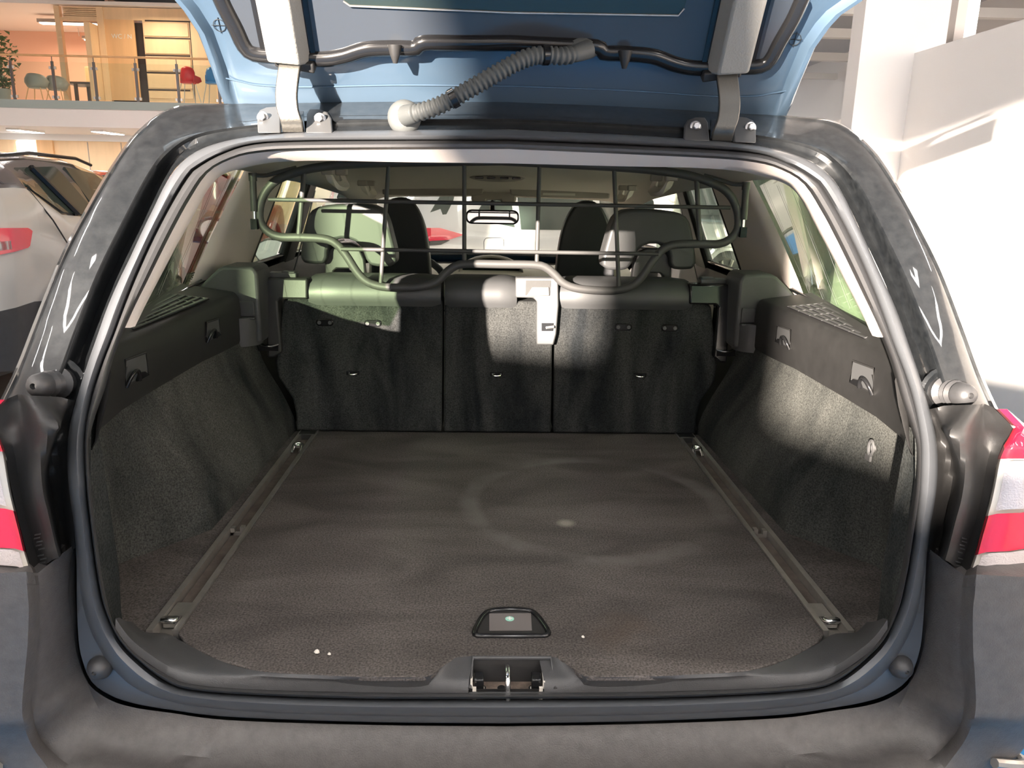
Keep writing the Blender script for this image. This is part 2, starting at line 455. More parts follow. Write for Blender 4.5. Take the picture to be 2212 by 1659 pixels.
# grey corner plate below the flange
E_PX = [(158,1120),(165,1204),(166,1290),(168,1352),(174,1410),(196,1468),(238,1500),(291,1518),(371,1532),(500,1547),(800,1558),(1106,1561)]
EP = cr2(E_PX, 80)
OL = cr2(O_PX[19:], 80)
ring_a = [hg(*p, .004) for p in OL]; ring_b = [hg(*p, .006) for p in EP]; ring_c = [hg(p[0] - 0, p[1] + 2, .03) for p in EP]
def fo(r):
    a = [p.copy() for p in r]; a[-1].x = 0
    return a + [mir(p) for p in reversed(a[:-1])]
mk('sill_plate', loft([fo(ring_a), fo(ring_b), fo(ring_c)]), M['jamb'], car, 50, label='blue-grey painted sill below the load opening')

# tail lamp surrounds (traced on the right, mirrored)
rows_v = [[884,880,876,874,872,882],[930,930,930,930,930,923],[950]*5+[948],[1000]*6,[1040]*6,[1080]*6,[1120]*6,[1160]*6,[1178,1180,1182,1184,1192,1204],[1191,1199,1209,1213,1230,1248]]
cols = [[2008,2018,2022,2026,2020,2014,2010,2007,2005,2004],
        [2026,2034,2042,2052,2054,2049,2040,2032,2026,2022],
        [2044,2047,2057,2074,2079,2074,2063,2053,2047,2038],
        [2112,2085,2081,2087,2092,2086,2075,2063,2057,2049],
        [2125,2130,2126,2122,2118,2112,2102,2090,2082,2070],
        [2150,2189,2176,2153,2146,2136,2126,2115,2103,2089]]
dep = [.012, .058, -.030, -.036, .000, -.018]
gr = []
for i in range(10):
    row = []
    for c in range(6):
        u, v = cols[c][i], rows_v[i][c]
        y0 = hg(u, v).y if c == 0 else 0
        y = (y0 + dep[0]) if c == 0 else (dep[c] + .03 * max(0, (960 - v) / 90.) + (.02 if i == 0 else 0))
        if i == 0 and c in (1, 2): y = .05
        row.append(hy(u, v, y))
    gr.append(row)
def refine(g, n):                               # smooth the grid along both directions
    g1 = [cr(r, n) for r in g]
    return [list(x) for x in zip(*[cr([r[j] for r in g1], n * 2) for j in range(n)])]
panel = refine(gr, 16)
from mathutils.bvhtree import BVHTree
_pv, _pf = loft(panel)
_bv = BVHTree.FromPolygons([Vector(v) for v in _pv], _pf)
def surf(u, v):
    d = ray(u, v).normalized(); h_ = _bv.ray_cast(CAM, d)
    return h_[0] - d * .0004 if h_[0] is not None else None
for m_ in (0, 1):
    vf = loft(panel)
    mk('tail_lamp_surround', mirr(vf) if m_ else vf, M['plastic'], car, 70, label='matt black plastic panel beside tail lamp')

# tail lamps
edge = [(2150,882),(2189,923),(2176,948),(2167,963),(2155,990),(2149,1020),(2143,1053),(2136,1085),(2127,1117),(2114,1162),(2103,1204),(2096,1225),(2089,1248)]
def lamp_band(v0, v1, d0=0, d1=0, n=8, front=0., start=0.0):
    """lens strip between two heights, following the inner edge of the lamp"""
    rows = []
    ev = [e[1] for e in edge]
    for k in range(n):
        v = v0 + (v1 - v0) * k / (n - 1)
        j = max(0, min(len(edge) - 2, next((q for q in range(len(edge) - 1) if edge[q + 1][1] >= v), len(edge) - 2)))
        a, b = edge[j], edge[j + 1]; t = min(max((v - a[1]) / (b[1] - a[1]), 0), 1)
        u = a[0] + (b[0] - a[0]) * t
        dd = d0 + (d1 - d0) * k / (n - 1); lean = .03 * max(0, (960 - v) / 90.) + front
        r = []
        for w, yy in ((0, -.018), (8, -.032), (30, -.038)):
            w2 = start + w * .8
            r.append(hy(u + w2, v - dd * w2 / 100., yy + lean))
        q = r[-1]                                     # from here the lens bends round the corner of the body
        for ox, oy in ((.030, .000), (.062, .006), (.094, .020), (.118, .042), (.132, .070), (.140, .105), (.142, .14)):
            r.append(q + Vector((ox * (1 - start / 400.), oy, ox * .002 * dd - (.75 * ox + .8 * oy) * min(max((985 - v) / 70., 0), 1))))
        rows.append(r)
    return loft(rows)
for m_ in (0, 1):
    f = mirr if m_ else (lambda q: q)
    L = mk('tail_lamp', f(lamp_band(884, 1248, 0, 22, 26, .006)), M['rim_lens'], car, 60, label='red and clear tail lamp')
    mk('red_top_lens', f(lamp_band(884, 992, 0, 5, 12, 0)), M['red'], L, 60)
    mk('clear_upper_lens', f(lamp_band(997, 1110, 4, 24, 10, .0005, 14)), M['clear_lens'], L, 60)
    mk('red_lower_lens', f(lamp_band(1116, 1200, 24, 28, 8, 0, 2)), M['red2'], L, 60)
    mk('clear_lower_lens', f(lamp_band(1205, 1240, 28, 30, 6, .001, 12)), M['clear_lens'], L, 60)
    # small moulded lines of print, laid on the surface of the surround
    for k in range(8):
        u0, v0 = 2082 - k * 2.2 + (k % 2) * 3, 1160 + k * 7.5 + (6 if k > 4 else 0)
        q = [surf(u0 - 5, v0), surf(u0 + 6, v0 + 3), surf(u0 + 6, v0 + 6), surf(u0 - 5, v0 + 3)]
        if all(q): mk('moulded_print', f(prism(q, (0, -.0005, 0))), M['plate'], L, 0)
# bumper
CH_PX = [(160,1180),(152,1222),(150,1290),(158,1352),(166,1412),(190,1475),(234,1510),(288,1528),(370,1540),(500,1556),(800,1566),(1106,1569)]
BM_PX = [(81,1238),(83,1280),(86,1320),(83,1400),(76,1470),(72,1540),(85,1590),(115,1625),(150,1652),(230,1690),(480,1730),(1106,1752)]
NBU = 60
ch, bmx = cri(CH_PX, NBU), cri(BM_PX, NBU)
cin = [hg(*p, .02) for p in ch]
def bmp(i):
    u, v = bmx[i]; t = i / (NBU - 1)
    k = min(max((v - 1560) / 90., 0), 1)
    a = hy(u, v, -.035 - .02 * t); b = hz(u, v, -.112)
    return a.lerp(b, k)
bout = [bmp(i) for i in range(NBU)]
mid = []
for i in range(NBU):
    t = min(max((ch[i][1] - 1230) / 300., 0), 1)
    m1 = cin[i].lerp(bout[i], .30); m2 = cin[i].lerp(bout[i], .65); m3 = cin[i].lerp(bout[i], .92)
    side = 1 - min(max((i / NBU - .45) / .25, 0), 1)
    mid.append((m1 + Vector((0, .035 * side, -.030 * (1 - side))), m2 + Vector((0, .022 * side, -.016 * (1 - side))), m3 + Vector((0, -.002 * side, .004 * (1 - side)))))
rows = [[] for _ in range(7)]
for i in range(NBU):
    p = bout[i]; t = i / (NBU - 1); u, v = bmx[i]
    side = 1 - min(max((t - .50) / .28, 0), 1)
    q = hy(u - 24, v - 2.9 * (1 - t * 1.6), p.y - .036)
    spec = ((hy(u - 7, v - .8, p.y - .020), (0, -.010, -.002)), (q, (0, -.022, -.014)), (q + Vector((-.052, -.006, 0)), (0, -.030, -.05)), (q + Vector((-.112, .010, 0)), (0, -.028, -.10)), (q + Vector((-.158, .052, 0)), (0, -.020, -.18)), (q + Vector((-.184, .13, 0)), (0, .0, -.28)), (q + Vector((-.192, .36, 0)), (0, .06, -.36)))
    for k, (a_, vec) in enumerate(spec):
        rows[k].append(a_.lerp(p + Vector(vec), 1 - side))
mk('bumper', loft([fo(cin), fo([m[0] for m in mid]), fo([m[1] for m in mid]), fo([m[2] for m in mid]), fo(bout)] + [fo(r) for r in rows]), M['bumper'], car, 60, label='dark grey plastic rear bumper with loading step')
shelf = [bout[0]] + [r[0] for r in rows] + [C(-.76, .36, rows[-1][0].z - FL), C(-.70, .11, bout[0].z - FL), C(-.60, .055, bout[0].z - FL)]
for s in (-1, 1):
    vf = prism([p - Vector((0, 0, .004)) for p in shelf], (0, 0, -.012))
    mk('bumper_shelf', vf if s < 0 else mirr(vf), M['bumper'], car, 0)
sk = []
for h_, o_ in ((-.12, 0), (-.22, .004), (-.32, .01), (-.46, .03)):
    ha = [C(0, -.13 + o_, h_), C(-.30, -.12 + o_, h_), C(-.46, -.09 + o_, h_), C(-.56, -.03 + o_, h_), C(-.62, .06 + o_, h_), C(-.66, .20, h_), C(-.68, .36, h_)]
    sk.append(fo(list(reversed(cr(ha, 24)))))
mk('bumper_skirt', loft(sk), M['plastic'], car, 60)
# pale moulding along the lower edge of each bumper corner
im_ = int(.57 * NBU)
mp_ = [rows[k][im_] + Vector((-.003, -.004, -.012)) for k in range(2, 7)]
for s in (-1, 1):
    vf = tube(cr(mp_, 18), .007, 8)
    mk('bumper_moulding', vf if s < 0 else mirr(vf), M['alu'], car)

for s in (-1, 1):
    mk('body_corner', bx(s * .585, s * .69, .062, .100, FL - .40, FL + .285), M['plastic'], car, 30)
# rubber buffers
for s in (-1, 1):
    base = hy(2040, 846, .10); ax = Vector((.05, -1, .16))
    vf = lathe(base, ax, [(-.03, .020), (.0, .020), (.004, .022), (.01, .013), (.014, .018), (.02, .013), (.024, .018), (.03, .012), (.034, .0165), (.046, .0155), (.054, .011), (.056, .004), (.05, .003)], 22)
    mk('rubber_buffer', vf if s > 0 else mirr(vf), M['rubber'], car, 50)
    base = hy(1947, 1441, .0); ax = Vector((.0, -1, .1))
    vf = lathe(base, ax, [(-.01, .015), (.0, .0165), (.005, .0145), (.010, .012), (.014, .007), (.015, .003), (.012, .002)], 22)
    mk('rubber_buffer', vf if s > 0 else mirr(vf), M['rubber'], car, 50)
    # shallow dish behind the upper buffer
    b2 = hy(2038, 850, .112)
    vf = lathe(b2, (.02, -1, .12), [(0, .006), (.006, .028), (.010, .036), (.006, .040)], 22)
    mk('buffer_dish', vf if s > 0 else mirr(vf), M['paint'], car, 60)

# ------------------------------------------------------------------ load bay floor
K_PX = [(288,1344),(312,1366),(362,1368),(400,1388),(470,1424),(560,1449),(700,1458),(800,1462),(914,1462),(936,1455),(963,1434),(984,1419),(1011,1416),(1106,1416)]
front = [hz(u, v, .0) for u, v in K_PX[2:]]
front[-1].x = 0
poly = [C(-.484, 1.085, 0)] + [Vector((max(p.x, -.484), p.y, p.z)) for p in front] + [mir(Vector((max(p.x, -.484), p.y, p.z))) for p in reversed(front[:-1])] + [C(.484, 1.085, 0)]
lid = mk('cargo_floor', prism(poly, (0, 0, -.008)), M['carpet_floor'], car, 0, bevel=.002, label='dark carpeted boot floor with a pressed ring mark')
for s in (-1, 1):
    P_ = [C(s * .531, .10, -.004), C(s * .60, .09, -.004), C(s * .72, .10, -.004), C(s * .72, .36, -.004), C(s * .57, .50, -.004), C(s * .56, 1.09, -.004), C(s * .531, 1.09, -.004)]
    mk('floor_edge', prism(P_, (0, 0, -.02)), M['carpet_floor'], car, 0)
# load rails with sliding hooks
for s in (-1, 1):
    y0, y1 = .109, 1.088
    sec = [(.484, .003), (.493, .003), (.493, -.014), (.522, -.014), (.522, .003), (.532, .003), (.532, -.02), (.484, -.02)]
    def railpart(a, b):
        rings_ = [[C(s * x, y, h) for x, h in sec] for y in (a, b)]
        return loft(rings_, True, False, True)
    r = mk('load_rail', railpart(y0, y1), M['alu'], car, 0, label='aluminium load rail with sliding hooks')
    mk('channel_floor', bx(s * .4935, s * .5215, y0 + .075, y1 - .02, FL - .0138, FL - .0125), M['alu_dirty'], r, 0)
    mk('slide_block', bx(s * .494, s * .521, y0 + .03, y0 + .09, FL - .0125, FL - .002), M['alu'], r, 30, bevel=.002)
    def hook(yc, d):
        pth = [C(s * .4975, yc + d * .03, -.008), C(s * .4975, yc + d * .012, .002), C(s * .4985, yc, .006), C(s * .508, yc - d * .002, .0075), C(s * .5165, yc, .006), C(s * .5175, yc + d * .012, .002), C(s * .5175, yc + d * .03, -.008)]
        return cat(tube(cr(pth, 18), .0042, 8), box((s * .5075, yc + d * .006, FL + .0035), (.019, .013, .006)))
    for yc, d in ((y0 + .022, 1), (.955, -1)):
        mk('rail_hook', hook(yc, d), M['chrome'], r, 50)
    mk('rail_stop', cat(bx(s * .495, s * .503, .462, .474, FL - .012, FL + .005), bx(s * .513, s * .521, .462, .474, FL - .012, FL + .003), bx(s * .495, s * .521, .462, .468, FL - .012, FL - .006)), M['alu'], r, 0)
    mk('rail_end', bx(s * .486, s * .530, 1.045, 1.088, FL - .016, FL + .004), M['plastic'], r, 30, bevel=.003)

# floor handle
hp_ = [(1026,1371),(1033,1347),(1046,1328),(1060,1320),(1085,1317),(1120,1317),(1145,1320),(1158,1328),(1172,1345),(1184,1370),(1150,1374),(1060,1374)]
rim = mk('floor_handle', cat(tube(cr([hz(u, v, .001) for u, v in hp_], 60, True), .0045, 8, True)), M['gloss_black'], lid, 60)
mk('handle_dish', prism([hz(u, v, .0008) for u, v in hp_], (0, 0, -.0006)), M['plastic'], lid, 0)
flp = [hz(1057,1325,.0022), hz(1147,1324,.0022), hz(1149,1361,.0022), hz(1057,1361,.0022)]
mk('handle_flap', prism(flp, (0, 0, -.0012)), M['mat_grey'], lid, 0, label='grey lift flap with a first aid cross')
cc = hz(1101, 1337, .0024)
mk('first_aid_disc', lathe(cc, (0, 0, 1), [(0, .0068), (.0006, .0068)], 24), M['green'], lid, 0)
mk('first_aid_cross', cat(prism([cc + Vector((a * .0044, b * .0044, .0009)) for a, b in ((-1, -.3), (-.3, -.3), (-.3, -1), (.3, -1), (.3, -.3), (1, -.3), (1, .3), (.3, .3), (.3, 1), (-.3, 1), (-.3, .3), (-1, .3))], (0, 0, .0006))), M['white_p'], lid, 0)

# ------------------------------------------------------------------ sill trim and striker
IB = cr2([(249,1357),(268,1385),(297,1415),(360,1458),(418,1479),(560,1490),(800,1496),(1012,1497)], 50)
KB = cr2([(286,1343),(300,1357),(314,1366),(362,1369),(400,1389),(470,1425),(560,1450),(700,1459),(800,1463),(912,1463),(936,1456),(963,1435),(984,1420),(1022,1417)], 50)
ra = [hg(*p, .002) for p in IB]; rb = [hz(*p, -.001) for p in KB]
r1_ = [p + Vector((0, .004, .012)) for p in ra]
m1_ = [a.lerp(b, .18) + Vector((0, .004, .012)) for a, b in zip(ra, rb)]
m2_ = [a.lerp(b, .55) + Vector((0, 0, .006)) for a, b in zip(ra, rb)]
m3_ = [a.lerp(b, .93) + Vector((0, 0, .001)) for a, b in zip(ra, rb)]
for s in (-1, 1):
    vf = loft([ra, r1_, m1_, m2_, m3_, rb, [p + Vector((0, .005, -.02)) for p in rb]])
    mk('sill_trim', vf if s < 0 else mirr(vf), M['plastic_g'], car, 60, label='charcoal plastic sill trim')
# striker pocket
tl, tr, bl, br = hz(1022,1421,.0), hz(1190,1421,.0), hg(1014,1488,.004), hg(1200,1488,.004)
dn = Vector((0, -.004, -.055))
pk = mk('striker_pocket', cat(loft([[tl, tr], [tl + dn, tr + dn]]), loft([[tl, bl], [tl + dn, bl + Vector((0, .006, -.022))]]), loft([[tr, br], [tr + dn, br + Vector((0, .006, -.022))]]), loft([[tl + dn, tr + dn], [bl + Vector((0, .006, -.022)), br + Vector((0, .006, -.022))]]), loft([[bl, br], [bl + Vector((0, .006, -.022)), br + Vector((0, .006, -.022))]])), M['plastic'], car, 0, label='sunken striker pocket in the sill')
mk('pocket_rim', tube([bl, tl, tr, br], .003, 8), M['plastic_g'], pk)
mk('pocket_lip', bx(bl.x - .002, br.x + .002, bl.y - .006, bl.y + .002, bl.z - .010, bl.z - .004), M['plastic_g'], pk, 30, bevel=.003)
zb = FL - .040
mk('striker_plate', prism([Vector((-.052, .012, zb)), Vector((.056, .012, zb)), Vector((.05, .04, zb + .004)), Vector((-.046, .04, zb + .004))], (0, 0, -.003)), M['steel_brown'], pk, 0)
for x in (-.034, -.006, .038): mk('striker_hole', lathe((x, .026, zb + .0035), (0, 0, 1), [(0, .006), (.0006, .006)], 16), M['gloss_black'], pk, 0)
sp = [Vector((.002, .042, zb)), Vector((.002, .040, FL - .016)), Vector((.002, .034, FL - .008)), Vector((.002, .016, FL - .010)), Vector((.002, .008, FL - .018)), Vector((.002, .006, zb))]
mk('striker_loop', tube(cr(sp, 24), .0042, 10), M['chrome'], pk, 60)
for s in (-1, 1):
    b_ = mk('guide_bracket', cat(box((.002 + s * .050, .020, FL - .026), (.003, .026, .026)), box((.002 + s * .041, .014, FL - .034), (.018, .020, .003)), box((.002 + s * .046, .006, FL - .030), (.005, .004, .018))), M['rim_lens'], pk, 0)
    mk('guide_rubber', box((.002 + s * .040, .022, FL - .022), (.014, .02, .018)), M['gloss_black'], pk, 30, bevel=.002)
# ------------------------------------------------------------------ load bay sides
def xw(y, h):                                  # half width of the glass house, narrowing towards the rear
    return .775 - .35 * (h - .41) - .2 * max(0., 1.0 - y)
def hw_(u, v):                                 # pixel on the right-hand glass
    return hp(u, v, C(.7185, 0, 0), Vector((1, -.2, .35)))
wall_cols = [(.002, .538, .538, .540, .546), (.010, .552, .552, .553, .556), (.02, .554, .554, .556, .558), (.06, .556, .556, .559, .563), (.108, .560, .560, .562, .566), (.113, .672, .664, .655, .640), (.22, .678, .670, .662, .656), (.33, .672, .666, .662, .664),
             (.40, .618, .636, .652, .664), (.47, .560, .598, .642, .664), (.60, .556, .588, .634, .664), (.80, .556, .588, .634, .664), (1.00, .552, .586, .632, .664), (1.10, .548, .580, .626, .650)]
for s in (-1, 1):
    rings = []
    for y, a, b, c_, d_ in wall_cols:
        hb_ = .11 if y < .005 else .05 if y < .03 else -.02; ht_ = .33 if y < .11 else .29
        rings.append(cr([C(s * a, y, hb_), C(s * (a + .004 * (hb_ < 0)), y, max(hb_ + .01, .03)), C(s * b, y, max(.10, hb_ + .03)), C(s * c_, y, .19), C(s * d_, max(y, gap(ht_) + .012), ht_)], 14))
    w = mk('side_carpet', loft(rings), M['carpet_wall'], car, 35, label='grey-green carpet lining over the wheel arch')
    # tie-down eye
    e = hx(1893, 968, .660) if s > 0 else mir(hx(1893, 968, .660))
    if s > 0:
        mk('tie_down_eye', cat(tube(cr([e + Vector((-.010, .008 * math.cos(a), .014 * math.sin(a))) for a in [k * math.pi / 6 for k in range(12)]], 24, True), .0025, 6, True), lathe(e + Vector((-.004, 0, 0)), (-1, 0, 0), [(0, .007), (.003, .007)], 16), box(e + Vector((-.006, .012, -.022)), (.004, .018, .010))), M['steel'], car, 50, label='small steel tie-down eye in the side carpet')
    # upper plastic panel
    st = []
    for y, x0, hb, xo in ((.035, .551, .302, .585), (.06, .554, .300, .60), (.085, .562, .297, .615), (.13, .582, .288, .63), (.22, .624, .275, .648), (.36, .652, .268, .672), (.50, .655, .267, .690), (.75, .655, .265, .745), (1.02, .655, .250, .79)):
        k_ = min(max((y - .13) / .25, 0), 1); q_ = .024 * k_
        def C_(x, y_, h): return C(x, max(y_, gap(h) + .040), h)
        st.append([C_(s * (x0 + .02), y, hb - .002), C_(s * x0, y, hb), C_(s * (x0 - .004), y, hb + .012), C_(s * (x0 - .005), y, .36 - q_), C_(s * (x0 - .002), y, .390 - q_), C_(s * (x0 + .005), y, .402 - q_), C_(s * (x0 + .012), y, .406 - q_), C_(s * (x0 + (xo - x0) * .7), y, .418 - q_), C_(s * xo, y, .424 - q_), C_(s * (xo + .012), y, .40 - q_)])
    up = mk('side_trim_panel', loft(st), M['plastic'], car, 60, label='black plastic upper side trim')
    # vent grille on the ledge
    def ledge(w_, y, o=0.0): return C(s * (.668 + w_ * (.035 + .055 * (y - .45) / .4)), y, .384 + .010 * w_ + o)
    gb = [ledge(0, .47, .0015), ledge(1, .47, .0015), ledge(1, .86, .0015), ledge(0, .86, .0015)]
    g = mk('vent_grille', prism(gb, (0, 0, .0012)), M['gloss_black'], up, 0)
    for k in range(6):
        w_ = .02 + k * .185
        mk('grille_bar', prism([ledge(w_, .47, .0028), ledge(w_ + .07, .47, .0028), ledge(w_ + .07, .86, .0028), ledge(w_, .86, .0028)], (0, 0, .0022)), M['plastic_g'], g, 0)
    for k in range(7):
        y = .472 + k * .064
        mk('grille_rib', prism([ledge(0, y, .0028), ledge(1, y, .0028), ledge(1, y + .003, .0028), ledge(0, y + .003, .0028)], (0, 0, .0016)), M['plastic_g'], g, 0)
    # bag hooks in pockets, the plate coloured paler for cream reflected inside
    for y0, y1, h0, h1 in ((.764, .852, .306, .347), (.372, .462, .306, .350)):
        x = .6488
        fr = mk('hook_pocket', prism([C(s * x, y0, h0), C(s * x, y1, h0), C(s * x, y1, h1 - .004), C(s * x, y0 + .01, h1)], (s * -.0012, 0, 0)), M['pocket'] if 'pocket' in M else M['plate'], up, 0, label='pale pocket behind a bag hook')
        mk('pocket_frame', tube([C(s * (x - .001), y0, h0), C(s * (x - .001), y1, h0), C(s * (x - .001), y1, h1 - .004), C(s * (x - .001), y0 + .01, h1)], .0022, 6, True), M['plastic'], fr)
        hk = [C(s * (x - .002), y0 + .002, h0 - .002), C(s * (x - .008), y0 + .006, h0 + .012), C(s * (x - .012), y0 + .014, h0 + .021), C(s * (x - .013), y0 + .026, h0 + .022), C(s * (x - .012), y0 + .034, h0 + .012), C(s * (x - .010), y0 + .036, h0 + .002)]
        mk('bag_hook', cat(tube(cr(hk, 20), .0035, 8), prism([C(s * (x - .002), y0 + .036, h0), C(s * (x - .002), y1 - .004, h0), C(s * (x - .002), y1 - .02, h0 + .01), C(s * (x - .002), y0 + .05, h0 + .012)], (s * -.004, 0, 0))), M['gloss_black'], fr, 50)
    # block beside the seat back
    bp = [(.606, .250), (.606, .425), (.612, .438), (.622, .443), (.690, .443), (.704, .436), (.735, .408), (.765, .378), (.765, .250)]
    blk = mk('seat_side_block', prism([C(s * x, 1.03, h) for x, h in bp], (0, .12, 0)), M['plastic_g'], car, 35, bevel=.008, seg=3, label='charcoal block beside the rear seat back')
    lt = mk('release_pocket', box(C(s * .667, 1.028, .338), (.098, .006, .038)), M['plastic_g'], blk, 30, bevel=.002)
    mk('release_lever', cat(box(C(s * .672, 1.0245, .342), (.028, .006, .011))), M['gloss_black'], lt, 30, bevel=.002)
    mk('pocket_lip', bx(s * .616, s * .716, 1.016, 1.032, FL + .312, FL + .318), M['plastic_g'], lt, 30, bevel=.002)
    mk('rounded_base', lathe(C(s * .665, 1.055, .245), (0, 0, 1), [(0, .054), (.072, .054)], 28), M['plastic_g'], blk, 50)

# cream pillar and header trim inside the seal
I_UP = [(1106,322),(860,323),(640,325),(560,330),(507,341),(451,371),(409,432),(378,488),(346,551),(315,614),(292,660),(270,708)]
T_PX = [(1106,353),(860,350),(700,347),(600,350),(540,360),(482,377),(449,410),(414,473),(382,530),(351,589),(318,652),(292,705)]
T_Y = [.378, .378, .378, .38, .385, .38, .352, .312, .272, .235, .20, .165]
NT = 70
ia = [hg(u, v, .004) for u, v in cri(I_UP, NT)]
ty = [p.x for p in lin([(y, 0, 0) for y in T_Y], NT)]
tb = [hy(u, v, y) for (u, v), y in zip(cri(T_PX, NT), ty)]
tm = [a.lerp(b, .5) + Vector((0, .0, -.001)) for a, b in zip(ia, tb)]
tcn = []
for i, p in enumerate(tb):
    k = min(max((i / NT - .42) / .12, 0), 1)
    topp = p + Vector((0, .05, .035)); sid = Vector((-(xw(p.y + .10, p.z - FL) + .004), p.y + .10, p.z))
    tcn.append(topp.lerp(sid, k))
mk('pillar_trim', loft([fullopen(list(reversed(x))) for x in (ia, tm, tb, tcn)]), M['cream'], car, 50, label='pale cream trim round the inside of the tailgate opening')

# roof lining
ln = []
for y, h, w in ((.40, .722, .50), (.6, .732, .56), (.9, .742, .60), (1.15, .742, .61), (1.4, .732, .61), (1.9, .705, .60), (2.3, .672, .58), (2.55, .632, .56), (2.68, .602, .55)):
    ln.append([C(x * w, y, h - .012 * abs(x) ** 2 - (.05 if abs(x) > 1.05 else .012 if abs(x) > .99 else 0)) for x in (-1.09, -1, -.9, -.6, -.3, 0, .3, .6, .9, 1, 1.09)])
lining = mk('roof_lining', loft([cr(r, 24) for r in ln]), M['lining'], car, 60, solid=.006, label='beige roof lining')

# quarter windows, pillars, side windows
def sp_(s, y, h, d=0.0): return C(s * (xw(y, h) + d), y, h)
for s in (-1, 1):
    qp = [hw_(u, v) + Vector((.012, 0, 0)) for u, v in [(1905, 725), (1722, 655), (1690, 560), (1606, 372), (1700, 375), (1770, 420), (1830, 520), (1890, 640)]]
    if s < 0: qp = [mir(p) for p in qp]
    mk('quarter_window', prism(qp, (s * .004, 0, 0)), M['glass_q'], car, 0, label='green tinted quarter window')
    fr = [hw_(1728, 650), hw_(1690, 556), hw_(1610, 385)]
    if s < 0: fr = [mir(p) for p in fr]
    mk('window_edge', tube(fr, .008, 6), M['gloss_black'], car, 0)
    # fine heating wires in the pane, with the small printed label
    for k in range(6):
        wp = [hw_(1640 + k * 30, 395 + k * 5), hw_(1742 + k * 28, 640 + k * 9)]
        if s < 0: wp = [mir(p) for p in wp]
        mk('window_wire', tube([p + Vector((s * .010, 0, 0)) for p in wp], .0004, 4), M['plate'], car, 0)
    pr = []
    for k in range(6):
        q = [hw_(1711 - (k % 3), 607 + k * 5) , hw_(1721, 608 + k * 5), hw_(1721, 610 + k * 5), hw_(1711, 609 + k * 5)]
        pr.append(prism([(p if s > 0 else mir(p)) + Vector((s * .009, 0, 0)) for p in q], (s * .0006, 0, 0)))
    mk('window_print', cat(*pr), M['gloss_black'], car, 0)
    # C pillar
    cp = []
    for y0, y1, h in ((1.045, 1.50, .35), (1.075, 1.52, .43), (1.125, 1.55, .52), (1.19, 1.58, .61), (1.28, 1.63, .72)):
        cp.append(cr([sp_(s, y0, h, .004), sp_(s, y0 + .02, h, -.012), sp_(s, (y0 + y1) / 2, h, -.022), sp_(s, y1 - .02, h, -.016), sp_(s, y1, h, .004), sp_(s, y1 + .002, h, .05)], 14))
    mk('rear_side_pillar', loft(cp), M['cream'], car, 50, label='cream trimmed pillar behind the rear door')
    # rear door window, B pillar, front door window
    mk('rear_door_window', prism([sp_(s, 1.50, .38, .02), sp_(s, 1.95, .38, .02), sp_(s, 2.0, .66, .02), sp_(s, 1.60, .68, .02)], (s * .004, 0, 0)), M['glass_d'], car, 0)
    mk('front_door_window', prism([sp_(s, 2.08, .38, .02), sp_(s, 3.05, .33, .02), sp_(s, 2.75, .60, .02), sp_(s, 2.1, .66, .02)], (s * .004, 0, 0)), M['glass_d'], car, 0)
    bpil = mk('door_pillar', prism([sp_(s, 1.94, .34, .01), sp_(s, 2.09, .34, .01), sp_(s, 2.10, .68, .01), sp_(s, 1.99, .68, .01)], (s * -.028, 0, 0)), M['plastic'], car, 30, bevel=.008)
    mk('seat_belt', ribbon([sp_(s, 1.99, .62, -.04), sp_(s, 1.985, .40, -.05), sp_(s, 1.98, .10, -.06)], (.15 * s, 1, 0), .022, .0012), M['leather_k'], bpil, 0)
    mk('window_frame', tube([sp_(s, 1.52, .38, .0), sp_(s, 1.61, .665, .0), sp_(s, 1.98, .655, .0), sp_(s, 1.93, .395, .0)], .012, 8), M['plastic'], car)
    dt = mk('door_trim', loft([[C(s * .78, y, -.30), C(s * .75, y, .10), C(s * .76, y, .33), C(s * .775, y, .368), C(s * .82, y, .36)] for y in (1.40, 1.7, 2.2, 2.8, 3.15)]), M['plastic'], car, 40)
    mk('windscreen_pillar', tube([C(s * .565, 2.66, .60), C(s * .62, 2.95, .46), C(s * .68, 3.28, .29)], .035, 10), M['lining'], car)
    # grab handles
    for y, h, x in ((1.40, .676, .475), (2.12, .645, .495)):
        gh = [C(s * x, y - .10, h), C(s * (x - .012), y - .085, h - .030), C(s * (x - .018), y, h - .036), C(s * (x - .012), y + .085, h - .030), C(s * x, y + .10, h)]
        a = mk('grab_handle', ribbon(cr(gh, 20), (.8, 0, .6 * s), .014, .006), M['lining'], car, 50)
        for q in (-.10, .10): mk('handle_mount', box(C(s * x, y + q, h + .004), (.034, .03, .02)), M['lining_d'], a, 30, bevel=.004)
    # sun visor, darker taupe put in for its shading
    vs = [(.055, .628), (.10, .640), (.30, .642), (.46, .626), (.50, .60), (.46, .588), (.10, .592), (.06, .60)]
    vis = mk('sun_visor', prism([C(s * x, 2.50 + (.65 - h) * .6, h + .012) for x, h in cr2(vs, 24)], (0, .018, .004)), M['lining_d'], car, 40, bevel=.006, label='folded-up sun visor darkened to taupe for its shading')
    if s > 0:
        mk('visor_label', prism([C(.20, 2.498 + .030, .612), C(.34, 2.498 + .030, .612), C(.34, 2.498 + .026, .622), C(.20, 2.498 + .026, .622)], (0, -.002, 0)), M['rim_lens'], vis, 0)
